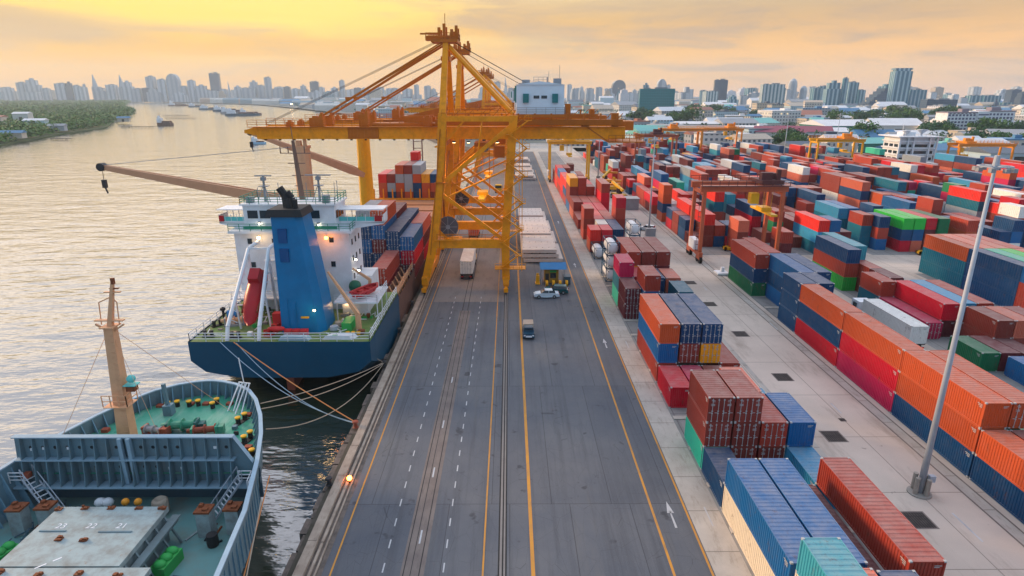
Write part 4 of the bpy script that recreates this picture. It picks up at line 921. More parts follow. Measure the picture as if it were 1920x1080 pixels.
for a, b in zip(full, full[1:]):
    a = Vector(a); b = Vector(b); n = max(1, int((b-a).length/.85))
    for i in range(n):
        p = a.lerp(b, (i+.5)/n); c = Vector((GX, min(p.y, 46), p.z)); inn = (c-p); inn.z = 0; inn = inn.normalized(); zb0 = 1.6 if p.y < 44 else 4.55
        t_ = (b-a).normalized()*.035; q = p+inn*(.85 if p.y > 44 else 1.2); p2 = p+inn*.1
        vs = [p2-t_, p2+t_, Vector((q.x, q.y, zb0))-t_, Vector((q.x, q.y, zb0))+t_, Vector((p2.x, p2.y, zb0))-t_, Vector((p2.x, p2.y, zb0))+t_]
        m = MB(); m.add([tuple(v) for v in vs], [(0, 2, 4), (1, 5, 3), (0, 1, 3, 2)])
        if p.y > 22: P(m, 'bulwark_stay', paint('stay blue', (.16, .30, .40), .5, .4), s3)
# breakwater
bx0, bx1, by = -40.4, -22.5, 44.2
m = MB(); m.box(bx0, by, 3.75, bx1, by+.12, 7.95); m.add([(bx1, by, 7.95), (bx1+1.3, by, 5.6), (bx1+1.3, by, 4.2), (bx1, by, 4.2), (bx1, by+.12, 7.95), (bx1+1.3, by+.12, 5.6), (bx1+1.3, by+.12, 4.2), (bx1, by+.12, 4.2)], [(0, 3, 2, 1), (4, 5, 6, 7), (0, 1, 5, 4), (1, 2, 6, 5)])
m.add([(bx0, by, 7.95), (bx0-.4, by, 4.2), (bx0, by, 4.2)], [(0, 1, 2)])
bk = P(m, 'breakwater', M_SHIPGREY, s3)
m = MB()
for k in range(18):
    x = bx0+.55+k*1.0
    m.add([(x, by, 7.9), (x, by-.28, 7.9), (x, by-.55, 6.1), (x, by-.95, 3.8), (x, by, 3.8), (x+.07, by, 7.9), (x+.07, by-.28, 7.9), (x+.07, by-.55, 6.1), (x+.07, by-.95, 3.8), (x+.07, by, 3.8)], [(0, 1, 2, 3, 4), (9, 8, 7, 6, 5), (1, 6, 7, 2), (2, 7, 8, 3)])
P(m, 'rib', M_SHIPGREY, bk)
m = MB(); m.box(bx0, by-.62, 6.0, bx1, by-.02, 6.09); m.box(bx0, by-.34, 7.95, bx1, by+.16, 8.05); m.box(bx0-.3, by-1.05, 3.66, bx1+1.2, by+.1, 3.76); m.add([(bx1, by-.3, 8.02), (bx1+1.35, by-.3, 5.62), (bx1+1.35, by+.14, 5.62), (bx1, by+.14, 8.02)], [(0, 1, 2, 3)])
m.beam((-31.6, by-.4, 3.8), (-31.6, by-.4, 8), .3); m.beam((-30.9, by-.4, 3.8), (-30.9, by-.4, 8), .3)
P(m, 'flange', paint('flange pale blue', (.24, .36, .45), .5, .4), bk)
m = MB(); hm = [(k, 6.95) for k in (0, 1, 2, 3, 4, 5, 7, 8, 9, 10, 11, 12, 16)]+[(k, 5.1) for k in (5, 7, 8, 9, 10)]
for k, z in hm: m.tube((bx0+1.15+k*1.0, by-.02, z), (bx0+1.15+k*1.0, by-.01, z), .15, None, 10)
P(m, 'lightening_hole', M_BLACK, bk)
m = MB()
for k, z in ((0, 6.8), (1, 6.9), (3, 6.9), (15, 6.95), (11, 5.0), (12, 5.0)): m.cbox(bx0+1.3+k*1.0, by-.06, z-.12, .34, .06, .22)
P(m, 'white_plate', M_WHITE, bk)
m = MB(); m.box(-40.6, 44.9, 1.6, -21.1, 45.05, 4.5)
for k in range(14): m.box(-40+k*1.45, 44.6, 3.2, -39.9+k*1.45, 44.9, 3.66)
P(m, 'forecastle_bulkhead', M_SHIPDK, s3)
# hatch covers
m = MB(); m.box(-34.4, 33.6, 4.1, -26.1, 39.8, 4.5); m.box(-37, 14, 4.1, -23.9, 33.45, 4.5)
hc = P(m, 'hatch_cover', M_HATCH, s3)
m = MB(); m.box(-34.6, 33.5, 3.0, -25.7, 40.1, 3.2); m.box(-34.2, 33.6, 1.6, -26.3, 39.6, 4.1); m.box(-36.8, 14, 1.6, -24.1, 33.3, 4.1)
for k in range(5): m.beam((-26.2, 34.2+k*1.25, 4.0), (-25.2, 34.2+k*1.25, 1.7), .14)
m.box(-26.0, 33.7, 3.5, -25.4, 40, 3.62); P(m, 'hatch_coaming', paint('coaming slate', (.16, .22, .24), .6, .6), s3)
m = MB()
for x0, x1, y in ((-33.9, -32.0, 37.0), (-29.6, -27.2, 36.9)): m.box(x0, y, 4.502, x1, y+.12, 4.56)
P(m, 'cleat_bar', M_SHIPGREY, hc)
m = MB(); rnd = random.Random(8)
for x, y in ((-34.2, 39.5), (-32.3, 39.6), (-30.3, 39.6), (-28.2, 39.6), (-26.4, 39.6), (-36.4, 32.9), (-33.6, 33.0), (-30.9, 32.8), (-28.3, 32.9), (-25.6, 32.7), (-28.1, 31.9), (-31.9, 36.2), (-30.1, 36.1)):
    m = MB().cbox(x, y, 4.5, .5, .34, .07)
    for k in range(5): m.cbox(x+rnd.uniform(-.22, .22), y+rnd.uniform(-.15, .15), 4.5, rnd.uniform(.08, .26), rnd.uniform(.08, .22), rnd.uniform(.08, .2))
    P(m, 'rusty_twistlock', M_RUST, hc)
def text3(s, x, y, z, size, mat, parent, rz=0., rx=0.):
    cu = bpy.data.curves.new('lettering', 'FONT'); cu.body = s; cu.size = size; cu.extrude = .004; cu.align_x = 'CENTER'; o = bpy.data.objects.new('lettering', cu); C.objects.link(o)
    cu.materials.append(mat); dg_ = bpy.context.evaluated_depsgraph_get(); me_ = bpy.data.meshes.new_from_object(o.evaluated_get(dg_)); bpy.data.objects.remove(o); o = bpy.data.objects.new('lettering', me_); C.objects.link(o); base = Vector((0, 0, 0)); p = parent
    while p is not None: base += p.location; p = p.parent
    o.parent = parent; o.location = Vector((x, y, z))-base; o.rotation_euler = (rx, 0, rz)
for s, x in (('23', -32.7), ('22', -30.5), ('21', -28.3)): text3(s, x, 37.35, 4.512, .75, M_WHITE, hc)
m = MB(); m.M = Matrix.Translation((-30.9, 34.0, 4.506)) @ Matrix.Rotation(.75, 4, 'Z'); m.box(-.9, -.06, 0, -.25, .06, .006); m.box(.1, -.06, 0, .6, .06, .006); P(m, 'white_tick', M_WHITE, hc)
M_PED = paint('rusting pedestal', (.30, .38, .40), .6, 1.0, (.22, .10, .05), 1.1)
def pedestal(x, y, lab):
    t = T('container_pedestal', lab, 'pedestal', (x, y, 1.6)); MB().cbox(0, 0, 0, 1.05, .95, 2.2).build('post', M_PED, t); MB().cbox(0, 0, 2.2, 1.2, 1.1, .16).cbox(.2, -.2, 2.36, .4, .3, .14).cbox(-.3, .25, 2.36, .3, .3, .2).build('rusty_cap', M_RUST, t)
for x, y, lab in ((-23.7, 40.3, 'grey deck pedestal with a rusty cap right of the hatch coaming'), (-21.6, 40.6, 'grey deck pedestal with a rusty cap beside the starboard bulwark'), (-36.3, 40.8, 'grey deck pedestal with a rusty cap by the port ladder'), (-38.4, 40.6, 'grey deck pedestal with a rusty cap at the left edge'), (-23.3, 31.8, 'grey deck pedestal with rusty cap near the bottom edge of the photo')): pedestal(x, y, lab)
def lash_bin(x, y, lab, rz):
    t = T('lashing_bin', lab, 'bin', (x, y, 1.6), None, rz); m = MB()
    m.prism([(-.55, -1.1), (.55, -1.1), (.55, 1.1), (-.55, 1.1)], 0, .9); m.build('bin_box', M_LGREEN, t); m = MB()
    for q in (-.7, 0, .7): m.ell(0, q, .95, .5, .42, .3, 8, 5)
    m.build('net_cover', M_LGREEN, t, True)
lash_bin(-24.9, 36.6, 'bright green gear bin on the starboard main deck', -.1); lash_bin(-37.4, 37.2, 'bright green gear bin on the port main deck', -.25)
def ladder(p, q, w, lab):
    t = T('deck_ladder', lab, 'ladder', p); p = Vector(p); q = Vector(q); m = MB(); m.M = Matrix.Translation(-p)
    d = (q-p); s = Vector((d.y, -d.x, 0)).normalized()*w/2
    for k in (-1, 1): m.beam(p+s*k, q+s*k, .1, .16); m.beam(p+s*k+Vector((0, 0, .9)), q+s*k+Vector((0, 0, .9)), .06)
    for k in (-1, 1):
        for i in range(4): a = p.lerp(q, i/3)+s*k; m.beam(a, a+Vector((0, 0, .9)), .05)
    m.build('stringer', M_GALV, t); m = MB(); m.M = Matrix.Translation(-p)
    for i in range(11): a = p.lerp(q, (i+.5)/11); m.beam(a-s, a+s, .08)
    m.build('rung', M_WHITE, t)
ladder((-24.2, 41.6, 1.6), (-22.2, 43.6, 4.4), .8, 'white ladder climbing to the forecastle on the starboard side')
ladder((-35.8, 41.5, 1.6), (-39.6, 43.6, 4.6), .9, 'white ladder climbing to the forecastle on the port side')
m = MB(); m.rail([(-22.2, 43.4, 4.2), (-21.1, 43.4, 4.2), (-20.9, 42.0, 4.2)], 1.0, .03, 3, .7); P(m, 'platform_rail', M_WHITE, s3); P(MB().rail([(-39.6, 43.2, 4.2), (-40.8, 43.2, 4.2)], 1., .03, 3, .7), 'platform_rail', M_WHITE, s3)
thing1('rope_fender', MB().lathe(-28.6, 42.7, [(.35, 1.6), (.62, 1.9), (.62, 2.9), (.4, 3.1), (.25, 2.6)], 14), M_ROPE, 'round beige rope fender below the breakwater', 'fender', None, True)
for k, (x, y) in enumerate(((-33.6, 42.9), (-33.0, 42.9))): thing1('white_sack', MB().ell(x, y, 2.6, .48, .42, .38, 10, 6), M_WHITE, '%s white sack below the breakwater, left of the rope fender' % ('left', 'right')[k], 'sack', None, True)
for k, x in enumerate((-30.6, -29.6)): thing1('float_ball', MB().ell(x, 41.6, 3.6, .3, .3, .3, 10, 6), paint('float amber', (.75, .30, .03), .5, .2), '%s amber float at the far edge of the hatch' % ('left', 'right')[k], 'float', None, True)
m = MB(); rnd = random.Random(2)
for k in range(26): x = rnd.uniform(-38.6, -35.2); y = rnd.uniform(38, 43); a = rnd.random()*3; m.tube((x, y, 1.7), (x+math.cos(a)*1.2, y+math.sin(a)*1.2, 1.9+rnd.random()*.3), .06, None, 5)
P(m, 'deck_pipe', M_SHIPDK, s3)
thing1('black_barrel', MB().lathe(-22.7, 39.0, [(.4, 1.6), (.44, 1.9), (.4, 2.6)], 12), M_BLACK, 'black barrel between the starboard pedestals', 'barrel')
rnd = random.Random(6)
for k in range(22):
    x = rnd.choice([rnd.uniform(-25.2, -20.6), rnd.uniform(-39.5, -35.2)]); y = rnd.uniform(31, 43.4); a = rnd.random()*3.1; l = rnd.uniform(.3, 1.6)
    P(MB().beam((x, y, 1.66), (x+l*math.cos(a), y+l*math.sin(a), 1.68), rnd.choice([.08, .14, .3]), .1), 'loose_lashing', [M_RUST, M_SHIPDK, M_BLACK, M_PED][k % 4], s3)
for k in range(16): x = rnd.uniform(-37.5, -24.5); y = rnd.uniform(46.2, 51.5); P(MB().cbox(x, y, 4.6, rnd.uniform(.2, .7), rnd.uniform(.2, .5), rnd.uniform(.1, .5)), 'deck_fitting', [M_GREEN, M_BOX, M_BLACK, M_SHIPGREY][k % 4], s3)
# forecastle gear
mast = T('foremast', 'tall tapering beige foremast on the forecastle of the grey ship', 'mast', (-32.8, 46.6, 4.6))
m = MB(); m.beam((-.1, 0, 0), (.45, .0, 12.0), 1.2, 1.1, .72, .7); m.cbox(.45, 0, 12.0, 1.1, 1.2, .1); m.build('lower_mast', M_BEIGE, mast)
m = MB(); m.beam((.45, 0, 11.9), (1.35, 0, 15.7), .40, .38, .22, .22); m.cbox(.5, 0, 12.5, 2.3, .4, .1); m.cbox(1.2, 0, 14.9, 1.3, .25, .08)
for q in (-.35, 1.1): m.path([(q, .2, 12.1), (q+.15, .2, 14.0), (.95, .1, 14.5)], .05, 6)
m.beam((-.7, 0, 12.2), (.4, 0, 11.5), .14); m.beam((1.6, 0, 12.2), (.5, 0, 11.5), .14); m.build('topmast', M_BEIGE, mast)
m = MB(); m.cbox(1.4, 0, 15.6, .24, .24, .5); m.cbox(1.4, 0, 15.2, .7, .2, .08); m.build('mast_light', M_RUST, mast)
m = MB(); m.cbox(1.35, -.2, 6.9, 1.0, .8, .08); m.ell(1.4, -.2, 7.45, .36, .36, .34, 10, 6); m.build('radar_dome', M_TEAL, mast)
m = MB(); m.cbox(1.4, -.3, 6.45, .7, .6, .4); m.build('lamp_box', M_RUST, mast)
m = MB(); m.rail([(-.9, -.9, 5.2), (1.1, -.9, 5.2), (1.1, .6, 5.2)], 1, .03, 2, .6); m.cbox(.1, -.2, 5.1, 2.0, 1.5, .06)
for i in range(24): m.beam((.0+.02*i, -.66+.01*i, .3+.48*i), (.4+.02*i, -.66+.01*i, .3+.48*i), .04)
for a in (-5.6, 4.6):
    m.tube((.4, 0, 12), (a, -2.0, .4), .02, None, 4)
m.tube((.4, 0, 12), (6.0, 6.5, .6), .02, None, 4); m.tube((.4, 0, 12), (-5.0, 6, .6), .02, None, 4); m.build('rigging_rail', M_BEIGE, mast)
winch(-30.2, 50.4, 4.6, 'large green mooring winch in the middle of the forecastle', (paint('winch dark green', (.03, .13, .12), .5, .3), M_GREEN), .1, 1.1)
winch(-27.9, 49.8, 4.6, 'mooring winch with red drum on the starboard forecastle', (M_GREEN, M_BOX), .2, .9); winch(-32.6, 49.9, 4.6, 'rusty anchor windlass beside the beige mast', (M_BOX, M_GREY), -.2, .8)
for i, (x, y, rz, lab) in enumerate(((-33.6, 55.0, .3, 'yellow topped twin bollard furthest to port on the bow'), (-31.6, 55.2, .2, 'low yellow topped twin bollard in the middle of the bow'), (-29.5, 55.2, 1.5, 'yellow topped twin bollard at the starboard tip of the bow'), (-25.6, 52.2, 1.2, 'yellow topped twin bollard on the starboard curve of the bulwark'), (-23.7, 48.9, 1.3, 'yellow topped twin bollard by the starboard bulwark'), (-22.3, 45.9, 1.4, 'yellow topped twin bollard starboard, nearest the breakwater'), (-38.2, 47.4, 2., 'yellow topped twin bollard by the port bulwark'))): bitts(x, y, 4.6, lab, M_YEL, rz)
thing1('mast_post', MB().beam((-33.2, 53.6, 4.6), (-33.3, 53.6, 8.0), .3).cbox(-33.2, 53.6, 4.6, .8, .8, 1.2), M_SHIPGREY, 'short blue grey post standing on the port bow', 'post')
m = MB()
for a, b in (((-27.6, 55.0), (-27.0, 56.2)), ((-26.6, 54.4), (-26.2, 55.9))): m.beam((a[0]-.25, a[1]-.9, 4.6), (b[0]-.2, b[1], 6.9), .1); m.beam((a[0]+.35, a[1]-.9, 4.6), (b[0]+.1, b[1], 6.9), .1)
m.beam((-27.3, 56.2, 6.9), (-26.0, 55.9, 6.9), .1); m.beam((-26.7, 56.1, 6.4), (-26.9, 56.1, 9.6), .08)
thing1('bow_jackstaff', m, M_WHITE, 'white jackstaff frame at the tip of the bow', 'jackstaff')
m = MB(); rnd = random.Random(9)
for k in range(8): p = full[5+k*2]; m = MB().cbox(GX+(p[0]-GX)*.88, min(p[1], 56)-.5, 4.6, .6, .5, .4); P(m, 'fairlead', M_BOX, s3)
# ropes
def rope(name, p, q, sag, mat, lab, r=.05):
    m = MB(); n = 16; p = Vector(p); q = Vector(q); pts = [p.lerp(q, i/n)-Vector((0, 0, sag*4*(i/n)*(1-i/n))) for i in range(n+1)]
    m.path(pts, r, 5); thing1(name, m, mat, lab, 'mooring rope', 'mooring lines')
rope('mooring_rope', (-24.2, 53.6, 5.9), (-16.75, 75.1, .5), .5, M_ROPE, 'upper beige rope from the grey bow to the far bollard')
rope('mooring_rope', (-23.9, 52.9, 5.7), (-16.7, 75.0, .45), .9, M_ROPE, 'lower beige rope of the tight pair from the grey bow')
rope('mooring_rope', (-22.4, 50.0, 5.2), (-16.75, 75.2, .4), 2.4, M_ROPE, 'slack beige rope sagging from the grey bow over dark water')
rope('mooring_rope', (-36.2, 71.3, 5.0), (-16.8, 59.3, .5), 1.7, M_ROPE3, 'pale rope from the blue stern, lowest and furthest left')
rope('mooring_rope', (-34.5, 71.3, 5.0), (-16.8, 59.35, .55), .35, M_ROPE2, 'taut orange rope from the blue stern to the quay bollard', .065)
rope('mooring_rope', (-34.2, 71.3, 4.9), (-16.8, 59.2, .5), 1.9, M_ROPE3, 'pale blue rope sagging beside the taut orange one')
rope('mooring_rope', (-19.2, 71.5, 4.9), (-16.7, 75.2, .4), .3, M_ROPE, 'short dark rope from the starboard stern corner to the quay', .04)
rope('mooring_rope', (-19.5, 43.0, 5.0), (-17.3, 24, -.2), .3, M_ROPE2, 'rope along the starboard hull of the grey ship toward the camera'); rope('mooring_rope', (-19.0, 40.0, 5.0), (-17.0, 26, -.4), .2, M_ROPE, 'second rope by the grey ship hull, closer to the quay')

# ------------------------------------------------------------------ quay cranes
M_REEL = paint('reel slate', (.09, .09, .11), .5, .4)
def quay_crane(yc, label):
    t = T('quay_crane', label, 'gantry crane', (-8, yc, 0), 'orange ship-to-shore cranes on the quay')
    def pt(m_, n_, mt_, parent=None, smooth=False):
        par = parent or t; o = m_.build(n_, mt_, par, smooth); o.data.transform(Matrix.Translation((8, 0, 0))); return o
    F = 8.0
    for s in (-1, 1):                      # portal legs
        m = MB(); m.beam((-15.35, s*F, 2.2), (-13.9, s*F, 7.8), 1.3, 1.2, 1.5, 1.3); m.beam((-13.9, s*F, 7.8), (-11.95, s*F, 20), 1.5, 1.3); m.beam((-11.95, s*F, 20), (-11.3, s*F, 31.5), 1.5, 1.3, 1.4, 1.2); m.cbox(-11.8, s*F, 25.9, 1.9, 1.6, .2); pt(m, 'leg', M_ORANGE)
        m = MB(); m.beam((-.62, s*F, 2.2), (-.75, s*F, 9), 1.4, 1.2); m.beam((-.75, s*F, 9), (.75, s*F, 31.2), 1.4, 1.2); pt(m, 'leg', M_ORANGE)
        m = MB(); m.box(-13.9, s*F-.62, 8.2, -.5, s*F+.62, 9.8); pt(m, 'portal_beam', M_ORANGE)
        m = MB(); m.beam((-11.9, s*F, 19.6), (1.2, s*F, 30.2), .75, .7); m.beam((-12.1, s*F, 18.0), (-1.0, s*F, 9.6), .6, .6); pt(m, 'brace', M_ORANGE)
        m = MB(); m.beam((-13.6, s*F, 12.4), (-11.0, s*F, 9.6), .3); m.beam((-3.4, s*F, 9.6), (-.5, s*F, 12.6), .3); m.beam((-11.4, s*F, 26.4), (-7.6, s*F, 30.4), .3); m.tube((-12.5, s*F-.1, 16.6), (.1, s*F-.1, 22.4), .16, None, 8); m.tube((-5.4, s*F, 25.0), (-4.6, s*F, 30.4), .13, None, 8); pt(m, 'secondary_brace', M_ORANGE)
        m = MB(); m.box(-11.5, s*F-.5, 30.2, .9, s*F+.5, 31.1); pt(m, 'upper_tie', M_ORANGE)
        m = MB()                            # A-frame above
        m.beam((-11.3, s*F, 31.3), (-11.0, s*1.5, 43.2), 1.1, 1.0, .9, .8); pt(m, 'mast_leg', M_ORANGE)
        m = MB(); m.tube((-10.6, s*1.3, 42.6), (.6, s*5.0, 31.2), .42, None, 10); pt(m, 'back_stay', M_ORANGE)
        m = MB(); x1, z1 = -34.5, 30.2
        for dz, r_ in ((0, .17), (.35, .12)): m.tube((-11.5, s*1.6, 43.0+dz), (x1, s*3.2, z1+dz*.2), r_, None, 6)
        m.cbox(x1+6.2, s*2.96, z1+3.45, 1.0, .3, .5); pt(m, 'fore_stay', M_ORANGE2)
        # boom and trolley girder
        m = MB(); m.box(-44.8, s*3.3-.55, 27.0, 20.6, s*3.3+.55, 29.15)
        m.add([(-44.8, s*3.3-.5, 27.6), (-44.8, s*3.3+.5, 27.6), (-44.8, s*3.3-.5, 29.15), (-44.8, s*3.3+.5, 29.15), (-47.2, s*3.0-.2, 28.0), (-47.2, s*3.0+.2, 28.0), (-47.2, s*3.0-.2, 28.5), (-47.2, s*3.0+.2, 28.5)], [(0, 1, 5, 4), (2, 6, 7, 3), (0, 4, 6, 2), (1, 3, 7, 5), (4, 5, 7, 6)])
        pt(m, 'girder', M_ORANGE)
        m = MB(); m.box(-28.6, s*3.3-.68, 27.1, -23.2, s*3.3+.68, 29.0)
        for k in range(9): m.box(-28.4+k*.62, s*3.3-.76, 27.3, -28.15+k*.62, s*3.3+.76, 28.8)
        pt(m, 'hinge_casing', M_ORANGE2)
        m = MB(); m.rail([(-46, s*4.5, 29.2), (-12.6, s*4.5, 29.2)], 1.1, .035, 3, 1.6); m.box(-46, s*3.9, 29.05, -12.6, s*4.6, 29.16); m.rail([(.9, s*4.5, 29.2), (20.4, s*4.5, 29.2)], 1.1, .035, 3, 1.6); m.box(.9, s*3.9, 29.05, 20.4, s*4.6, 29.16); pt(m, 'walkway', M_ORANGE2)
        m = MB()
        for k in range(13): m.cbox(-43.5+k*2.55, s*3.3, 26.75, .35, .4, .26)
        pt(m, 'rail_bracket', M_DARK)
    m = MB()
    for x, w, h in ((-39, .9, .8), (-34.4, 1.8, 1.5), (-33.2, .6, 2.1), (-26.0, 1.1, 2.1), (-25.2, .5, 2.6), (-14.5, 1.5, 1.6)):
        for y_, q in ((-3.0, 1), (3.0, .9)): pt(MB().cbox(x, y_, 29.16, w, 1.6, h*q).cbox(x, y_, 29.16+h*q, w*.5, .9, .3), 'sheave_housing', M_ORANGE2)
    m.box(-24.5, -2.8, 29.16, -12.8, 2.8, 29.7); m.box(-19, -1.3, 29.7, -15.4, 1.3, 30.9); m.beam((-20.2, 0, 30.2), (-12.5, 0, 31.9), .5, .7)
    for k in range(12): pt(MB().beam((-44+k*5.6, -2.7, 28.6), (-44+k*5.6, 2.7, 28.6), .45, .3), 'cross_beam', M_ORANGE2)
    pt(m, 'boom_gear', M_ORANGE2)
    m = MB(); m.box(-13, -4.4, 29.4, 20, -3.6, 30.4)
    for k in range(11): m.cbox(-10+k*2.9, -4.0, 30.4, .3, .3, 1.0)
    m.box(1.0, -4.2, 30.8, 10.0, 4.2, 31.25); pt(m, 'machinery_deck', M_ORANGE2)
    m = MB(); m.cbox(-11.2, 0, 43.2, 4.6, 4.4, .5); m.box(-14.6, -1.0, 43.6, -8.9, 1.0, 44.3)
    m.rail([(-14.4, -2.1, 43.7), (-8.8, -2.1, 43.7), (-8.8, 2.1, 43.7), (-14.4, 2.1, 43.7)], 1.0, .05, 2, 1.2)
    for x, h in ((-12.2, 1.5), (-11.3, 2.1), (-10.0, 1.2), (-9.2, 1.8)): m.cbox(x, -.6, 44.2, .5, .6, h); m.cbox(x+.2, .9, 44.2, .4, .5, h*.8)
    m.beam((-11.2, 0, 45), (-11.2, 0, 48.0), .1); m.box(-15.6, -.2, 44.6, -12, .2, 44.85); m.box(-11.9, -2.2, 40.2, -10.4, 2.2, 40.9); pt(m, 'apex_platform', M_ORANGE2)
    h = MB(); h.box(1.25, -4.0, 31.27, 9.6, 4.0, 36.2); h.add([(1.1, -4.2, 36.2), (9.8, -4.2, 36.2), (9.8, 4.2, 36.2), (1.1, 4.2, 36.2), (5.4, -4.2, 36.75), (5.4, 4.2, 36.75)], [(0, 3, 2, 1), (0, 4, 5, 3), (1, 2, 5, 4), (0, 1, 4), (2, 3, 5)])
    hh = pt(h, 'machinery_house', M_HOUSE)
    m = MB(); m.box(4.25, -4.06, 33.9, 5.25, -3.98, 34.4); m.box(5.6, -4.06, 33.9, 6.6, -3.98, 34.4); pt(m, 'window', GL, hh)
    m = MB(); m.box(2.4, -4.5, 33.2, 3.4, -3.98, 34.7); m.box(7.5, -4.5, 33.2, 8.5, -3.98, 34.7); m.box(1.0, -3.5, 33.2, 1.26, -2.0, 36.0); pt(m, 'louvre', paint('louvre green', (.03, .19, .20), .5, .2), hh)
    m = MB(); m.rail([(1.3, -4.4, 31.3), (9.8, -4.4, 31.3), (9.8, 4.2, 31.3)], 1.1, .03, 3, 1.5); pt(m, 'house_rail', M_GREY, hh); pt(MB().rail([(4.3, -2, 36.6), (6.8, -2, 36.6), (6.8, 1, 36.6)], .9, .03, 2, .8), 'roof_rail', M_GREY, hh); pt(MB().cbox(3.0, 0, 36.3, 1.4, 1.2, .8), 'roof_vent', M_GREY, hh); pt(MB().cbox(8.6, 0, 36.3, 1.4, 1.4, 1.0).beam((9.0, 0, 37), (9.0, 0, 39.6), .07), 'roof_vent', M_GREY, hh)
    m = MB()                                # tail gear
    m.cbox(10.4, -2.4, 31.2, 1.0, 1.0, 1.8); m.cbox(13.5, -3.2, 29.15, 1.4, 1.2, 1.2); m.cbox(18.7, -3.3, 29.15, 1.2, 1.2, 2.3); m.beam((12, -3.9, 30.2), (17.6, -3.9, 26.6), .2, .2); m.box(17.6, -4.6, 26.4, 23.8, 4.6, 26.6); m.rail([(17.6, -4.6, 26.6), (23.8, -4.6, 26.6), (23.8, 4.6, 26.6)], 1.1, .05, 2, 1.2); m.box(19.4, -2.0, 28.4, 22.4, 2.0, 30.0)
    for k in range(5): m.beam((10.6+k*2.1, -3.9, 30.3), (11.6+k*2.1, -3.9, 31.4), .14)
    pt(m, 'tail_platform', M_ORANGE2)
    m = MB()                                # stair tower on the landside leg
    z = 4.6; k = 0
    while z < 28.5:
        o_ = (z-9)*.068; a, b = (-1.1, 1.9) if k % 2 == 0 else (1.9, -1.1); a += o_; b += o_
        m.beam((a, -8.9, z), (b, -8.9, z+2.3), .5, .2); m.beam((a, -9.15, z+1.0), (b, -9.15, z+3.3), .06); m.cbox(b, -8.75, z+2.25, 1.2, .9, .08); m.rail([(b-.6, -9.15, z+2.3), (b+.6, -9.15, z+2.3)], .9, .03, 2, .6)
        z += 2.35; k += 1
    m.beam((2.25, -8.2, 4), (2.25, -8.2, 29), .1); m.beam((2.25, -9.0, 4), (2.25, -9.0, 29), .1); m.box(-2.6, -9.3, 4.4, 2.9, -7.4, 4.55); m.rail([(-2.6, -9.3, 4.5), (2.9, -9.3, 4.5)], 1.0, .03, 3, 1.0); pt(m, 'stair', M_ORANGE)
    m = MB()                                # side lattice between the two frames, hand rails, conduits
    for x, x2 in ((-13.2, -11.9), (-.6, .6)):
        m.beam((x, -7.6, 10), (x2, 7.6, 24), .38); m.beam((x, 7.6, 10), (x2, -7.6, 24), .38); m.beam((x2, -7.8, 26), (x2, 7.8, 26), .8, .8)
    m.rail([(-13, -8.9, 9.8), (-1.4, -8.9, 9.8)], 1.0, .03, 2, 1.3); m.rail([(-11.4, -8.6, 31.1), (.8, -8.6, 31.1)], 1.0, .03, 2, 1.3)
    m.rail([(-11.6, -8.9, 20), (-11.6, -7.0, 20)], 1.0, .04, 2, .6); m.cbox(-11.9, -8.9, 19.9, 2.2, .6, .08); m.beam((-14.2, -8.75, 7), (-11.7, -8.75, 29), .12); m.beam((-12.7, -8.75, 7), (-10.6, -8.75, 29), .1)
    for k in range(5): m.beam((-9.5+k*2.2, -8.0, 31), (-8.3+k*2.2, -8.0, 32.1), .1)
    m.beam((-11, -7.6, 31.4), (-3.5, -5.2, 31.4), .2); pt(m, 'cross_lattice', M_ORANGE2)
    m = MB()
    for y_ in (-1.2, 0, 1.2): m.tube((-11.4, y_, 44), (-44, y_, 29.6), .03, None, 4); m.tube((-10.9, y_, 44), (3, y_, 36.6), .03, None, 4)
    pt(m, 'hoist_wire', M_DARK)
    m = MB(); m.rail([(-13.4, -8.7, 9.8), (-9.0, -8.7, 9.8)], 1.0, .03, 3, 1.0); m.box(-13.4, -9.2, 9.7, -8.6, -6.0, 9.82); pt(m, 'reel_platform', M_ORANGE)
    m = MB(); cx, cz = -11.1, 11.75
    for yy, r_ in ((-6.9, 1.85), (-6.45, 1.85)): m.tube((cx, yy, cz), (cx, yy+.1, cz), r_, None, 28)
    m.tube((cx, -6.9, cz), (cx, -6.35, cz), 1.45, None, 24); rl = pt(m, 'cable_reel', M_REEL, None)
    m = MB(); m.tube((cx, -7.08, cz), (cx, -6.9, cz), .42, .3, 12)
    for k in range(8): a = k*math.pi/4; m.beam((cx+.35*math.cos(a), -6.96, cz+.35*math.sin(a)), (cx+1.75*math.cos(a), -6.96, cz+1.75*math.sin(a)), .07)
    pt(m, 'reel_spoke', M_GREY, rl)
    for x in (-15.35, -.62):                # sill beams and bogies
        m = MB(); m.box(x-.55, -9.6, 1.6, x+.55, 9.6, 2.9); pt(m, 'sill_beam', M_ORANGE)
        for s in (-1, 1):
            m = MB(); m.beam((x, s*8.5-2.2, .95), (x, s*8.5+2.2, .95), .55, .6); m.prism([(x-.5, s*8.5-.8), (x+.5, s*8.5-.8), (x+.5, s*8.5+.8), (x-.5, s*8.5+.8)], 1.2, 1.7); m.cbox(x, s*8.5-2.6, .7, .8, .5, .7)
            bg_ = pt(m, 'bogie', M_ORANGE)
            for k in range(4): w = MB().tube((x-.14, s*8.5-1.8+k*1.2, .34), (x+.14, s*8.5-1.8+k*1.2, .34), .33, None, 12); pt(w, 'wheel', M_DARK, bg_)
    m = MB(); m.cbox(-4.5, 0, 25.6, 3.6, 5.4, .7); m.cbox(-1.8, -1.4, 23.6, 1.9, 2.0, 2.0)
    for a in (-1.3, 1.3):
        for b in (-1.8, 1.8): m.tube((-5+a, b, 25.6), (-5+a, b, 17.2), .04, None, 4)
    tr = pt(m, 'trolley', M_ORANGE2)
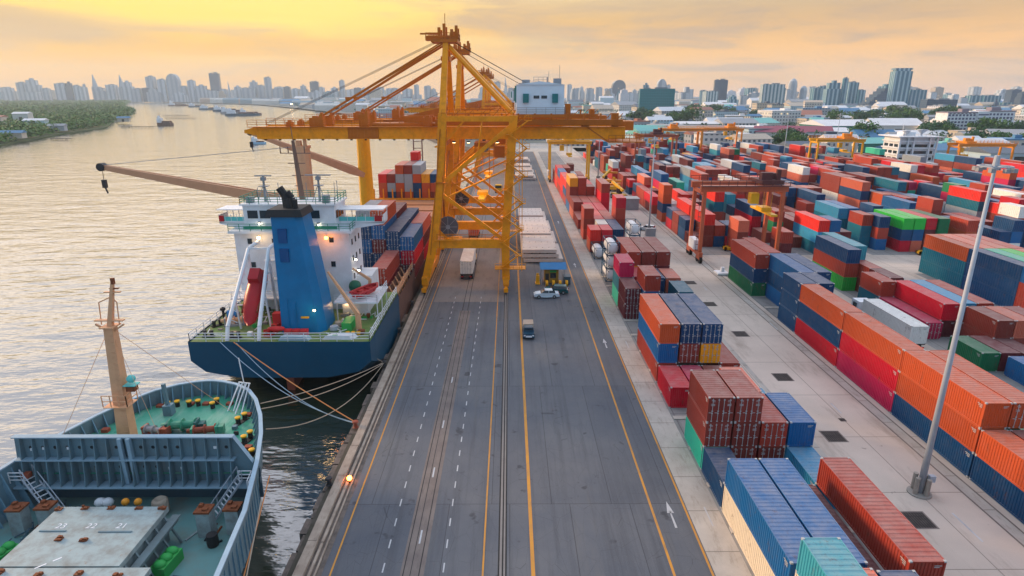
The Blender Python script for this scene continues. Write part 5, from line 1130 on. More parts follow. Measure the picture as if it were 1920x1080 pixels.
    m = MB(); m.cbox(-5, 0, 16.6, 2.0, 3.0, .6); m.box(-5.6, -6.1, 16.2, -4.4, 6.1, 16.6); pt(m, 'spreader', M_YEL, tr)
    m = MB()
    for x in (-9.5, -7.0, -4.5, -2.0): m.cbox(x, -7.9 if x != -4.5 else -3.9, 26.7, .6, .4, .25)
    fl = pt(m, 'flood_light', M_DARK)
    m = MB()
    for x in (-9.5, -7.0, -2.0): m.cbox(x, -7.9, 26.66, .45, .3, .04)
    pt(m, 'flood_lens', M_LAMP, fl)
    return t
ORDC = ['nearest orange quay crane, its boom reaching low over the blue ship', 'second orange quay crane, standing right behind the nearest one', 'third orange quay crane, much smaller in the distance', 'fourth orange quay crane down the quay', 'fifth orange quay crane at the far end of the quay']
qc = quay_crane(116, ORDC[0]); names_q = []
for y, lb in zip((148, 288, 330, 372), ORDC[1:]):
    c = copy_tree(qc); c.location.y = y; c['label'] = lb
for y in (110, 142, 284):                  # the cranes' own work lights
    ld = bpy.data.lights.new('crane_flood', 'SPOT'); ld.energy = 5200; ld.color = (1, .50, .16); ld.spot_size = R(105); ld.spot_blend = .8; ld.shadow_soft_size = 1.2
    lo = bpy.data.objects.new('crane_flood', ld); C.objects.link(lo); lo.location = (-7.5, y-1, 26.2); lo.parent = None

# ------------------------------------------------------------------ yard gantries
def rtg(x0, x1, y0, wb, h, mat, lab, cab=.78, dark=None):
    t = T('yard_gantry', lab, 'gantry crane', ((x0+x1)/2, y0+wb/2, 0), 'rubber-tyred gantries in the yard'); a = (x1-x0)/2; b = wb/2; dark = dark or mat
    for sx in (-1, 1):
        for sy in (-1, 1):
            MB().beam((sx*a, sy*b, 2.2), (sx*a, sy*b*.92, h-1.0), .7, .75).build('leg', mat, t)
        MB().box(sx*a-.4, -b-1.0, 1.5, sx*a+.4, b+1.0, 2.3).box(sx*a-.3, -b, h-2.0, sx*a+.3, b, h-1.3).build('sill_beam', mat, t)
        for sy in (-1, 1):
            w = MB().cbox(sx*a, sy*b, .8, .7, 2.4, .9).build('bogie', mat, t)
            for k in (-.85, .85): MB().tube((sx*a-.3, sy*b+k, .75), (sx*a+.3, sy*b+k, .75), .75, None, 14).build('wheel', M_RUBBER, w)
    for sy in (-1, 1):
        MB().box(-a-.9, sy*b*.9-.45, h-1.3, a+.9, sy*b*.9+.45, h).build('girder', mat, t)
    m = MB()
    for sy in (-1, 1): m.rail([(-a-.9, sy*(b*.9+.9), h), (a+.9, sy*(b*.9+.9), h)], 1.1, .05, 2, 1.7); m.box(-a-.9, sy*(b*.9+.9)-.4, h-.1, a+.9, sy*(b*.9+.9)+.4, h)
    m.build('walkway', dark, t)
    cx = -a+2*a*cab
    m = MB().cbox(cx, 0, h+.1, 4.6, wb*.9, .8).cbox(cx-.8, -1, h+.9, 2.2, 1.6, 1.5).cbox(cx+1.2, 1, h+.9, 1.6, 2.4, 1.2).cbox(cx+1.6, -1.6, h+.9, .8, .8, 2.2); tr = m.build('trolley', dark, t)
    MB().cbox(cx-3.2, -b*.5, h-4.0, 1.7, 1.8, 2.2).build('operator_cab', M_YEL, tr)
    m = MB()
    for i in (-1, 1):
        for j in (-1.6, 1.6): m.tube((cx+i, j, h), (cx+i*.8, j, h-5.0), .05, None, 4)
    m.cbox(cx, 0, h-5.8, 2.2, 3.2, .8); m.box(cx-.7, -5.8, h-6.2, cx+.7, 5.8, h-5.8); m.build('spreader', M_YEL, tr)
    MB().cbox(-a-.2, 0, 2.4, 1.3, wb*.55, 2.1).build('power_pack', M_WHITE, t)
    m = MB()
    for i in range(int((h-3)/1.2)): m.cbox(-a-.6, -b+.5, 2.6+i*1.2, .5, .5, .06)
    m.beam((-a-.8, -b+.5, 2.3), (-a-.8, -b+.5, h), .06); m.build('ladder', dark, t)
    return t
M_RTGDK = paint('gantry dark maroon', (.12, .035, .035), .6, .5)
rtg(40.9, 57.4, 128, 7.4, 16.5, M_RTGRED, 'rust red yard gantry straddling the pole-lane block at the cross road', .86, M_RTGDK)
rtg(143.6, 164.4, 291, 8, 15.0, M_RTGYEL, 'bright yellow yard gantry left of the white office tower', .68, M_RTGOR)
rtg(206.5, 231, 286, 8, 13.2, M_RTGOR, 'orange yard gantry right of the white office tower', .2)
rtg(84.5, 106, 347, 8, 16.8, M_RTGOR, 'orange yard gantry in the far yard beyond the second light pole', .3)
rtg(108, 130, 352, 8, 16.8, M_RTGOR, 'orange yard gantry next to its twin in the far yard', .75)
rtg(16.8, 32.8, 256, 7, 16.6, M_RTGYEL, 'yellow yard gantry straddling the far end of the roadside block', .5)
rtg(238, 258, 272, 8, 14, M_RTGOR, 'orange yard gantry cut off by the right edge of the photo', .5)
rtg(62, 80, 300, 8, 16.5, M_RTGRED, 'dark red yard gantry far behind the second light pole', .5, M_RTGDK)
# spreader frames on the ground
for x, y, lab in ((52.8, 138.6, 'yellow spreader frame lying before navy containers at the cross road'), (71.5, 132.4, 'yellow spreader frame lying before grey container at the cross road'), (95.3, 134.2, 'yellow spreader frame beside the tall green stack')):
    t = T('spreader_frame', lab, 'spreader', (x, y, 0)); MB().box(-3, -.9, .3, 3, -.4, .9).box(-3, .4, .3, 3, .9, .9).box(-3, -.9, .3, -2.5, .9, .9).box(2.5, -.9, .3, 3, .9, .9).cbox(0, 0, .3, 1.4, 1.4, 1.2).build('frame', M_YEL, t)
    MB().cbox(-2.7, 0, 0, .3, 1.2, .3).cbox(2.7, 0, 0, .3, 1.2, .3).build('foot', M_DARK, t)

# ------------------------------------------------------------------ light poles
def light_pole(x, y, z, r, lab, collar=True):
    t = T('light_pole', lab, 'light pole', (x, y, 0), 'tall floodlight masts')
    MB().tube((0, 0, 0), (0, 0, z), r, r*.42, 14).build('pole', M_GALV, t, True)
    m = MB()
    for k in range(8):
        a = k*math.pi/4; m.beam((0, 0, z-.3), (1.15*math.cos(a), 1.15*math.sin(a), z-.3), .08)
    m.tube((0, 0, z-.6), (0, 0, z+.5), .25, .2, 10)
    for k in range(8): a = k*math.pi/4; b_ = a+math.pi/4; m.beam((1.15*math.cos(a), 1.15*math.sin(a), z-.3), (1.15*math.cos(b_), 1.15*math.sin(b_), z-.3), .08)
    hd = m.build('head_ring', M_GALV, t)
    for k in range(8): a = k*math.pi/4; MB().cbox(1.2*math.cos(a), 1.2*math.sin(a), z-.7, .34, .34, .3).build('floodlight', M_GREY, hd)
    if collar:
        m = MB()
        for k in range(4): a = k*math.pi/2+.4; m.tube((.62*math.cos(a), .62*math.sin(a), 0), (.62*math.cos(a), .62*math.sin(a), 1.75), .2, None, 10)
        m.build('guard_post', paint('stained guard post', (.34, .30, .26), .8, .6), t)
        MB().cbox(.75, -.1, 1.3, .5, .4, .6).cbox(.75, 0, 0, .16, .16, 1.3).build('switch_box', M_GALV, t)
        MB().lathe(0, 0, [(1.0, 0), (1.0, .12), (.5, .16)], 16).build('footing', M_CONC, t)
light_pole(37.2, 47.4, 29.6, .30, 'tall pale steel light pole standing in the lane nearest the camera')
light_pole(36.0, 155.4, 24.2, .28, 'light pole in the pole lane behind the red yard gantry')
light_pole(37.6, 262, 24, .28, 'distant light pole further along the pole lane')
light_pole(132, 300, 25, .28, 'distant light pole among the far container blocks', False)
light_pole(172, 330, 25, .28, 'thin light pole between the yellow gantry and the office tower', False)

# ------------------------------------------------------------------ hatch panels stacked on the quay, kiosk
M_PANEL = paint('pale hatch panel', (.62, .52, .46), .7, .35, (.35, .25, .2), .5)
for i, (y0, y1, w, n) in enumerate(((127.4, 141.5, 8.4, 3), (143.6, 155.4, 8.2, 3), (157.8, 169.5, 7.8, 2), (171.8, 183.5, 7.4, 2), (262, 275, 8.2, 2), (281, 293, 8.2, 2), (300, 312, 8.0, 2), (330, 344, 8, 2))):
    for k in range(n):
        lab = '%s pale hatch panel of the %s pile on the quay under the crane' % (('lowest', 'upper', 'topmost')[k], nth(i+1))
        t = T('hatch_panel', lab, 'hatch panel', (2.6+(.5 if k == 0 else 0), y0, k*1.0), 'hatch panels stacked on the quay')
        m = MB().box(0, 0, .25, w-.45*k, y1-y0, .98); m.build('panel', M_PANEL, t)
        m = MB()
        for a in range(5):
            for b in (.6, (y1-y0)-.6): m.cbox(.6+a*(w-1.8)/4, b, .0 if k else .0, .4, .3, .25)
        for a in range(6):
            for b in (2, (y1-y0)/2, y1-y0-2): m.cbox(.5+a*(w-1.6)/5, b, .98, .18, .18, .05)
        m.build('cleat', M_RUST, t)
ks = T('kiosk', 'small yellow guard kiosk under a blue pitched roof beside the parked cars', 'kiosk', (8.3, 113.5, 0)); ks.scale = (.84, .84, .9)
MB().box(-1.9, -1.2, .15, 1.3, 1.6, 3.0).build('wall', paint('kiosk ochre', (.36, .20, .03), .6, .6), ks)
MB().gable(-2.7, -2.2, 2.7, 2.4, 3.4, .95, 'x', .25).build('roof', M_ROOFB, ks)
m = MB()
for x in (-2.6, 2.6):
    for y in (-2.1, 2.2): m.beam((x, y, 0), (x, y, 3.4), .12)
m.build('post', M_GREY, ks); MB().box(-.6, -1.26, 1.2, .7, -1.2, 2.3).build('window', GL, ks); MB().box(-.7, -1.3, 2.45, .8, -1.2, 2.9).build('sign', M_LGREEN, ks)
MB().box(-1.7, -1.25, .2, -.9, -1.21, 2.2).build('door', M_DARK, ks)
for k in range(4): t = thing1('cable_drum', MB().tube((6.9+k*1.25, 110.9, .55), (7.3+k*1.25, 110.9, .55), .55, None, 14).tube((6.85+k*1.25, 110.9, .55), (6.9+k*1.25, 110.9, .55), .62, None, 14), M_YEL, '%s yellow drum from left in the row before the kiosk' % nth(k+1), 'drum', 'yellow drums before the kiosk')
thing1('oxygen_rack', MB().cbox(5.4, 112.6, 0, .9, 1.6, .2).cbox(5.2, 112.3, .2, .3, .3, 1.5).cbox(5.6, 112.3, .2, .3, .3, 1.5).cbox(5.4, 113, .2, .5, .3, 1.7), M_YEL, 'yellow bottle rack on the left side of the kiosk', 'rack')
thing1('motorbike_shelter_box', MB().cbox(11.0, 112.4, 0, 1.2, 1.8, 1.5).cbox(11.0, 112.4, 1.5, 1.4, 2.0, .12), M_SHIPDK, 'dark equipment box right of the kiosk', 'box')

# ------------------------------------------------------------------ vehicles
def wheels(t, pts, r, w=.22):
    for x, y in pts:
        o = MB().tube((x-w/2, y, r), (x+w/2, y, r), r, None, 14).build('wheel', M_RUBBER, t); MB().tube((x-w/2-.01, y, r), (x+w/2+.01, y, r), r*.55, None, 10).build('rim', M_GREY, o)
def car(x, y, rz, mat, lab, kind='sedan'):
    t = T('parked_car', lab, 'car', (x, y, 0), None, rz)
    L_ = 4.5; W = 1.72
    def body(prof, w0, w1, name, mt, par):
        m = MB(); n = len(prof); vs = []
        for s in (-1, 1):
            for yy, zz, ww in prof: vs.append((s*ww, yy, zz))
        m.add(vs, [tuple(range(n))[::-1], tuple(range(n, 2*n))]+[(i, (i+1) % n, (i+1) % n+n, i+n) for i in range(n)]); return m.build(name, mt, par)
    w = W/2
    bd = body([(-2.25, .30, w*.92), (-2.28, .62, w*.96), (-2.15, .88, w*.94), (-1.5, .98, w), (1.0, 1.0, w), (1.95, .86, w*.95), (2.22, .66, w*.9), (2.25, .32, w*.88), (0, .24, w)], 0, 0, 'body', mat, t)
    if kind == 'sedan': gh = [(-1.55, .98, w*.9), (-1.0, 1.42, w*.74), (.25, 1.45, w*.74), (1.05, 1.0, w*.9)]
    else: gh = [(-2.0, .98, w*.92), (-1.8, 1.45, w*.78), (.3, 1.48, w*.78), (1.05, 1.0, w*.9)]
    body(gh, 0, 0, 'window', GL, t)
    body([(gh[1][0]-.06, gh[1][1]-.01, w*.76), (gh[1][0], gh[1][1]+.04, w*.76), (gh[2][0], gh[2][1]+.04, w*.76), (gh[2][0]+.1, gh[2][1]-.02, w*.76)], 0, 0, 'roof', mat, t)
    m = MB()
    for s in (-1, 1):
        for yy in (-.35,): m.box(s*w*.84-.05, yy-.04, .98, s*w*.84+.05, yy+.04, 1.43)
    m.build('pillar', mat, t)
    wheels(t, [(s*(w-.08), yy) for s in (-1, 1) for yy in (-1.35, 1.4)], .32)
    for s in (-1, 1): MB().box(s*.6-.17, 2.17, .58, s*.6+.17, 2.24, .74).build('headlight', M_WHITE, t); MB().box(s*.66-.14, -2.3, .66, s*.66+.14, -2.2, .82).build('tail_light', M_RED2, t)
    return t
M_CARW = paint('car pale silver blue', (.60, .68, .74), .25, .1, streak=False); M_CARG = paint('car dark teal', (.015, .09, .10), .25, .15, streak=False); M_CARB = paint('car navy', (.012, .05, .09), .25, .15, streak=False)
car(6.6, 104.1, R(92), M_CARW, 'pale silver sedan parked facing left in front of the kiosk')
car(8.5, 106.6, R(84), M_CARG, 'dark green car with pale roof parked behind the silver sedan', 'hatch')
car(36.7, 160.6, R(60), M_CARW, 'white van-like car parked at the foot of the second light pole', 'hatch')
jp = T('pickup_truck', 'dark blue pickup with tan cargo cover driving toward the camera', 'pickup', (2.85, 86.2, 0), None, R(180))
MB().prism([(-.85, -2.3), (.85, -2.3), (.85, 2.25), (-.85, 2.25)], .35, .95, .03).build('body', M_CARB, jp); MB().prism([(-.78, -.1), (.78, -.1), (.78, 1.25), (-.78, 1.25)], .95, 1.55, .2).build('cab', M_CARB, jp)
MB().box(-.62, 1.02, 1.0, .62, 1.2, 1.4).build('windscreen', GL, jp); MB().prism([(-.82, -2.3), (.82, -2.3), (.82, -.15), (-.82, -.15)], .95, 1.6, .08).build('cargo_cover', paint('tan canvas', (.42, .33, .26), .9, .3), jp)
MB().box(-.45, 2.24, .45, .45, 2.3, .7).build('number_plate', M_WHITE, jp)
for s in (-1, 1): MB().box(s*.62-.14, 2.24, .62, s*.62+.14, 2.29, .8).build('headlight', M_WHITE, jp)
wheels(jp, [(s*.76, yy) for s in (-1, 1) for yy in (-1.4, 1.45)], .36)
def truck(x, y, rz, lab, cab, cont=None, ln=12.2, contcol=None):
    t = T('trailer_truck', lab, 'truck', (x, y, 0), None, rz)
    MB().box(-.5, 0, .95, .5, ln+.6, 1.2).box(-1.2, .1, 1.1, 1.2, .4, 1.3).box(-1.2, ln-.2, 1.1, 1.2, ln+.1, 1.3).box(-1.1, -.1, .45, 1.1, .05, .6).build('chassis', M_DARK, t)
    MB().prism([(-1.2, ln+.9), (1.2, ln+.9), (1.2, ln+3.2), (-1.2, ln+3.2)], .7, 3.0, .05).build('cab', cab, t); MB().box(-1.05, ln+3.15, 1.9, 1.05, ln+3.24, 2.7).build('windscreen', GL, t); MB().box(-1.25, ln+1.6, 1.9, 1.25, ln+2.6, 2.6).build('side_window', GL, t)
    wheels(t, [(s*.98, yy) for s in (-1, 1) for yy in (1.2, 2.5, ln-.3, ln+2.4)], .5, .42)
    for s in (-1, 1): MB().box(s*.8-.2, -.14, .7, s*.8+.2, -.08, .86).build('tail_light', M_RED2, t)
    return t
truck(-8.35, 114.6, 0, 'container truck with yellow cab driving away beneath the nearest crane', M_YEL)
mk_cont(-8.35-CW/2, 114.6, 1.31, 40, 'white', 'white long container riding on the truck beneath the nearest crane', None, True, 1)
truck(-8.9, 148.5, 0, 'container truck with orange cab further along beneath the second crane', M_RTGOR, None, 6.1)
mk_cont(-8.9-CW/2, 148.5, 1.31, 20, 'salmon', 'reddish short container riding on the second truck', None, True, 1)
truck(57.0, 79.2, 0, 'white container truck parked in the lane between second and third blocks', M_WHITE)
mk_cont(57.0-CW/2, 79.2, 1.31, 40, 'white', 'white long container riding on the truck between the blocks', None, True, 0)
truck(-4.0, 235, R(180), 'small yellow truck coming down the quay under the far cranes', M_YEL, None, 6.1)
def stacker(x, y, rz, lab):
    t = T('reach_stacker', lab, 'reach stacker', (x, y, 0), None, rz)
    MB().prism([(-1.5, -3), (1.5, -3), (1.5, 3), (-1.5, 3)], .8, 1.9, .06).build('body', M_YEL, t); MB().cbox(0, -.4, 1.9, 1.4, 1.6, 1.7).build('cab', GL, t)
    MB().beam((0, -2.8, 3.2), (0, 4.8, 5.4), .7, .8).build('boom', M_YEL, t); MB().cbox(0, 4.9, 4.0, 6.0, 1.2, .7).build('spreader', M_RTGOR, t)
    wheels(t, [(s*1.45, yy) for s in (-1, 1) for yy in (-2.1, 2.1)], .8, .6)
stacker(38.0, 213, R(20), 'yellow reach stacker in the pole lane, nearer of two'); stacker(38.8, 249, R(-30), 'yellow reach stacker in the pole lane, farther of two'); stacker(40.0, 232, R(160), 'orange-yellow reach stacker between the other two in the pole lane')
thing1('generator_house', MB().box(35.8, 191, 0, 40.6, 196, 3.4).box(35.5, 190.7, 3.4, 40.9, 196.3, 3.6).box(36.6, 190.94, .3, 37.8, 191, 2.6).box(38.6, 190.94, .3, 39.8, 191, 2.6), M_GREY, 'grey generator house standing in the middle of the pole lane', 'hut')
thing1('pole_base_cabinet', MB().box(35.0, 153.6, 0, 37.4, 154.8, 1.8).box(34.9, 153.5, 1.8, 37.5, 154.9, 1.95), M_GREY, 'grey cabinet at the foot of the second light pole', 'cabinet')
thing1('deck_barge_plate', MB().box(41.6, 117.5, .1, 43.9, 120, .5).cbox(43.0, 119.0, .5, .6, .6, .9), M_WHITE, 'white kerb block with orange post at the corner of the cross road', 'block')

# ------------------------------------------------------------------ city
def block_mb(w, d, h, form='box', base=0.):
    m = MB(); m.box(-w/2, -d/2, base, w/2, d/2, h)
    if form == 'step': m = MB(); m.box(-w/2, -d/2, 0, w/2, d/2, h*.72); m.box(-w/2+w*.12, -d/2+d*.1, h*.72, w/2-w*.2, d/2-d*.1, h*.92); m.box(-w*.15, -d*.2, h*.92, w*.1, d*.2, h)
    if form == 'stair':
        m = MB()
        for k in range(6): m.box(-w/2+k*w/6, -d/2, 0, -w/2+(k+1)*w/6-.02, d/2, h*(.35+.65*k/5))
    if form == 'arch':
        n = 10; pts = [(w/2*math.cos(math.pi*k/n), h*.72+h*.28*math.sin(math.pi*k/n)) for k in range(n+1)]; pts = [(w/2, 0)]+pts+[(-w/2, 0)]
        m = MB(); k = len(pts); m.add([(x, -d/2, z) for x, z in pts]+[(x, d/2, z) for x, z in pts], [tuple(range(k))[::-1], tuple(range(k, 2*k))]+[(i, (i+1) % k, (i+1) % k+k, i+k) for i in range(k)])
    if form == 'round': m = MB(); m.lathe(0, 0, [(w/2, 0), (w/2, h*.8), (w*.42, h*.9), (w*.25, h*.97), (w*.05, h)], 16)
    if form == 'point': m = MB(); m.box(-w/2, -d/2, 0, w/2, d/2, h*.55); m.beam((0, 0, h*.55), (-w*.15, 0, h), w*.8, d*.6, w*.1, w*.1)
    if form == 'crown': m = MB(); m.box(-w/2, -d/2, 0, w/2, d/2, h*.93); m.box(-w*.4, -d*.4, h*.93, w*.4, d*.4, h*.96); m.box(-w*.5, -d*.4, h*.96, w*.5, d*.4, h)
    if form == 'twin': m = MB(); m.box(-w/2, -d/2, 0, -w*.06, d/2, h); m.box(-w*.06, -d*.3, 0, w*.08, d*.5, h*.9); m.box(w*.08, -d/2, 0, w/2, d/2, h*.88)
    m.m = 1
    if form in ('box',): m.cbox(w*.12, 0, h, w*.35, d*.4, max(2, h*.045)); m.cbox(-w*.28, d*.1, h, w*.2, d*.2, max(1.5, h*.03))
    return m
FAC = {'g': F_GREY, 'b': F_BLUE, 't': F_TEAL, 'd': F_DARK, 'e': F_BEIGE, 'w': F_WHITE, 's': F_STRIP}
M_ROOFT = paint('tower roof plant', (.22, .25, .28), .7, .3, scale=.05)
TW = []   # (u, vtop, width px, distance, facade, form)
for x, y, w, f, fm in ((45, 172, 50, 'g', 'step'), (108, 150, 36, 'g', 'box'), (162, 128, 60, 'g', 'step'), (235, 180, 30, 'g', 'box'), (312, 155, 44, 'g', 'box'), (352, 145, 30, 'd', 'step'), (392, 165, 26, 'g', 'box'), (431, 160, 10, 'g', 'box'), (478, 108, 24, 'g', 'point'), (512, 172, 56, 'g', 'step'), (572, 162, 40, 'g', 'box'), (617, 112, 26, 'g', 'point'), (652, 140, 46, 'g', 'step'), (705, 182, 36, 'g', 'box'), (772, 120, 32, 'g', 'box'), (770, 178, 60, 'd', 'box'), (830, 135, 34, 'g', 'box'), (886, 105, 56, 'g', 'arch'), (945, 170, 34, 'g', 'box'), (982, 140, 28, 'g', 'box'), (1035, 160, 66, 'g', 'step'),
  (1101, 103, 42, 'd', 'box'), (1148, 185, 30, 'g', 'box'), (1173, 145, 11, 'g', 'point'), (1222, 165, 36, 'g', 'step'), (1262, 178, 30, 'g', 'box'), (1304, 138, 44, 'g', 'step'), (1340, 165, 30, 'g', 'box'), (1375, 125, 28, 'g', 'box'), (1430, 182, 46, 'g', 'box'), (1476, 172, 26, 'd', 'box'), (1518, 182, 30, 'g', 'box'), (1560, 160, 34, 'g', 'step'), (1616, 146, 38, 'd', 'box'), (1648, 175, 28, 'g', 'box'), (1690, 200, 30, 'g', 'box'), (1720, 172, 40, 'g', 'step'), (1757, 140, 20, 'g', 'box'), (1838, 178, 32, 'd', 'box'), (1895, 190, 44, 'g', 'box')):
    TW.append((x/2.743, 100+y/2.743, w/2.743, 3300, f, fm))
for x, y, w, f, fm in ((578, 294, 34, 'g', 'step'), (640, 300, 30, 'g', 'box'), (700, 296, 34, 'g', 'box'), (736, 280, 18, 'g', 'box'), (781, 284, 22, 'g', 'box'), (806, 292, 24, 'g', 'step'), (1062, 268, 24, 'g', 'box'), (1098, 248, 12, 'g', 'point'), (1010, 290, 30, 'g', 'box')):
    TW.append((440+x/2.16, 30+y/2.16, w/2.16, 3200, f, fm))
for x, y, w, f, fm, d in ((120, 258, 34, 'g', 'box', 2800), (162, 282, 50, 'g', 'step', 2600), (222, 268, 36, 'g', 'step', 2700), (285, 288, 56, 'g', 'box', 2600), (362, 280, 46, 'g', 'box', 2500), (436, 295, 56, 'e', 'step', 1900), (525, 218, 96, 'd', 'arch', 2700), (610, 322, 60, 'g', 'box', 2400), (655, 292, 42, 'g', 'step', 2500), (752, 242, 60, 'b', 'step', 1900), (836, 290, 250, 't', 'box', 905), (878, 210, 66, 'g', 'arch', 2200), (930, 262, 30, 'g', 'box', 2200), (1030, 322, 66, 'g', 'box', 2100), (1097, 275, 60, 'g', 'twin', 2100), (1215, 305, 42, 'b', 'box', 1700), (1275, 312, 90, 's', 'box', 1500), (1362, 218, 92, 'd', 'box', 1900), (1462, 342, 66, 'b', 'step', 1500), (1545, 348, 60, 'g', 'box', 1600), (1620, 322, 90, 'g', 'step', 1700), (1785, 254, 150, 's', 'box', 1350), (1868, 285, 36, 'b', 'box', 1450), (1908, 300, 36, 'g', 'box', 1500)):
    TW.append((1040+x/4.364, 100+y/4.364, w/4.364, d, f, fm))
for x, y, w, f, fm, d in ((37, 205, 60, 'g', 'round', 2000), (121, 265, 52, 'g', 'round', 2000), (222, 285, 60, 'b', 'box', 1600), (278, 270, 56, 'b', 'box', 1650), (372, 222, 110, 'b', 'step', 1500), (462, 205, 34, 'b', 'box', 1480), (514, 238, 76, 'b', 'box', 1540), (582, 300, 56, 'b', 'box', 1600), (696, 286, 150, 'd', 'stair', 1400), (792, 252, 90, 'b', 'step', 1500), (925, 122, 118, 'b', 'crown', 1440), (1030, 298, 124, 'b', 'box', 1500), (1176, 320, 44, 'g', 'box', 1700), (1225, 378, 200, 'd', 'box', 1100), (1350, 332, 70, 'g', 'step', 1500), (1424, 366, 44, 'g', 'box', 1400), (1510, 346, 84, 'b', 'box', 1450), (1622, 346, 130, 'b', 'box', 1500), (1700, 372, 40, 'd', 'point', 1300), (1775, 402, 66, 'b', 'box', 1300), (1840, 298, 78, 'd', 'box', 1600), (1912, 312, 60, 'd', 'step', 1500), (1990, 330, 60, 'b', 'box', 1500), (1240, 430, 130, 'w', 'box', 900), (640, 430, 120, 'g', 'box', 1200), (250, 400, 90, 'w', 'step', 1300)):
    TW.append((1480+x/4.364, 100+y/4.364, w/4.364, d, f, fm))
rnd = random.Random(21)
for k in range(130):                         # low infill along the horizon
    u = rnd.uniform(-40, 1980); d = rnd.uniform(2000, 3600) if u > 1000 else rnd.uniform(3000, 4300)
    TW.append((u, rnd.uniform(163, 178), rnd.uniform(6, 22), d, rnd.choice('ggggbew'), rnd.choice(['box', 'box', 'step'])))
TW.sort(); fname = {'g': 'pale grey', 'b': 'blue glass', 't': 'teal glass', 'd': 'dark', 'e': 'beige', 'w': 'white', 's': 'ribbed'}
fshape = {'box': 'flat-topped', 'step': 'stepped', 'stair': 'stair-shaped', 'arch': 'round-headed', 'round': 'cylindrical', 'point': 'spired', 'crown': 'tall crowned', 'twin': 'twin-slab'}
for i, (u, v, w, d, f, fm) in enumerate(TW):
    x, h = at_dist(u, v, d); wd = w/FPX*d*1.05
    b = block_mb(wd, min(wd, 40)*rnd.uniform(.7, 1), max(8, h), fm).build('tower_block', [FAC[f], M_ROOFT]); b.location = (x, d, 0); g = rnd.uniform(.8, 1.15); b.color = (g, g, g, 1)
    if fm not in ('arch', 'round', 'point'): b.rotation_euler.z = rnd.uniform(-.25, .25)
    tag(b, '%s %s high-rise on the hazy skyline, %s from the left' % (fshape[fm], fname[f], nth(i+1)), 'building', 'skyline high-rises')
# low city buildings
def bank_x(y):
    pts = [(400, -16), (520, -60), (750, -130), (980, -215), (1270, -334), (1746, -575), (2487, -982), (3300, -1700), (4050, -2500)]
    for (y0, x0), (y1, x1) in zip(pts, pts[1:]):
        if y0 <= y <= y1: return x0+(x1-x0)*(y-y0)/(y1-y0)
    return -16
rnd = random.Random(31); LOW = []; RES = [(184, 300, 40), (315, 560, 75), (300, 512, 30), (390, 533, 60), (210, 905, 40)]
def free(x, y, r): return all(math.hypot(x-a, y-b) > r+c for a, b, c in LOWP) and all(math.hypot(x-a, y-b) > r+c for a, b, c in RES)
LOWP = []
tries = 0
while len(LOW) < 620 and tries < 14000:
    tries += 1
    y = 445*math.exp(rnd.random()*2.0) if tries < 9000 else 440+rnd.random()*500
    x = rnd.uniform(bank_x(y)+25, .92*y+60)
    if y < 480 and x < 250 and x > -10 and y < 440: continue
    r = rnd.uniform(8, 20)*(1+y/2500)
    if not free(x, y, r*.9): continue
    LOWP.append((x, y, r*.8)); LOW.append((y, x, r))
for k in range(60):
    x = rnd.uniform(120, 330); y = ymax(min(x, 230))+rnd.uniform(38, 90) if x < 230 else rnd.uniform(250, 420)
    r = rnd.uniform(7, 14)
    if x < .9*y+10 and free(x, y, r): LOWP.append((x, y, r*.8)); LOW.append((y, x, r))
LOW.sort(); wc = [((.62, .60, .58), 'white'), ((.50, .44, .36), 'cream'), ((.35, .37, .40), 'grey'), ((.42, .55, .62), 'pale blue'), ((.55, .50, .45), 'buff')]
WM = [paint('plaster '+n, c, .7, .3, (.3, .27, .25), .08) for c, n in wc]; rn = ['grey', 'white', 'aqua', 'rust', 'slate', 'blue', 'beige']
F_LOW = [facade('low wall %d' % i, c, (.10, .12, .15), 3.5, 3.4, .5, .45, .05) for i, (c, n) in enumerate(wc)]
mb2 = MB(); c2 = []; nlow = 0
for i, (y, x, r) in enumerate(LOW):
    w = r*rnd.uniform(1.1, 1.8); d = r*rnd.uniform(.8, 1.4); h = rnd.uniform(5, 11) if y < 700 else rnd.uniform(6, 18)*(1.5 if rnd.random() < .12 and y > 800 else 1)
    wi = rnd.randrange(5); ri = rnd.choices(range(7), [30, 26, 9, 8, 8, 9, 10])[0]; gb = rnd.random() < .55
    if i < 205:
        t = T('low_building', '%s walled low building with %s roof, %s nearest beyond the container yard' % (wc[wi][1], rn[ri], nth(i+1)), 'building', (x, y, 0), 'low buildings beyond the yard', rnd.uniform(-.4, .4))
        MB().box(-w/2, -d/2, 0, w/2, d/2, h).build('wall', F_LOW[wi], t)
        m = MB(); (m.gable(-w/2, -d/2, w/2, d/2, h, r*.22, 'x', .6) if gb else m.box(-w/2-.3, -d/2-.3, h, w/2+.3, d/2+.3, h+.6).cbox(w*.2, 0, h+.6, w*.2, d*.3, 2)); m.build('roof', ROOFS[ri], t); nlow += 1
    else:
        n0 = len(mb2.f); mb2.box(x-w/2, y-d/2, 0, x+w/2, y+d/2, h); nw = len(mb2.f)-n0; c2 += [wc[wi][0]]*nw
        n0 = len(mb2.f); mb2.gable(x-w/2, y-d/2, x+w/2, y+d/2, h+.02, r*.2, 'x', .5) if gb else mb2.box(x-w/2-.3, y-d/2-.3, h+.02, x+w/2+.3, y+d/2+.3, h+.9)
        nw = len(mb2.f)-n0; rc = [(.30, .31, .33), (.66, .66, .68), (.16, .46, .42), (.32, .12, .08), (.10, .13, .17), (.06, .20, .36), (.46, .38, .30)][ri]; c2 += [rc]*nw
mcol, t_, b_ = nodes('city paint'); at = nn(t_, 'ShaderNodeAttribute', attribute_name='Col'); t_.links.new(at.outputs['Color'], b_.inputs['Base Color']); b_.inputs['Roughness'].default_value = .7
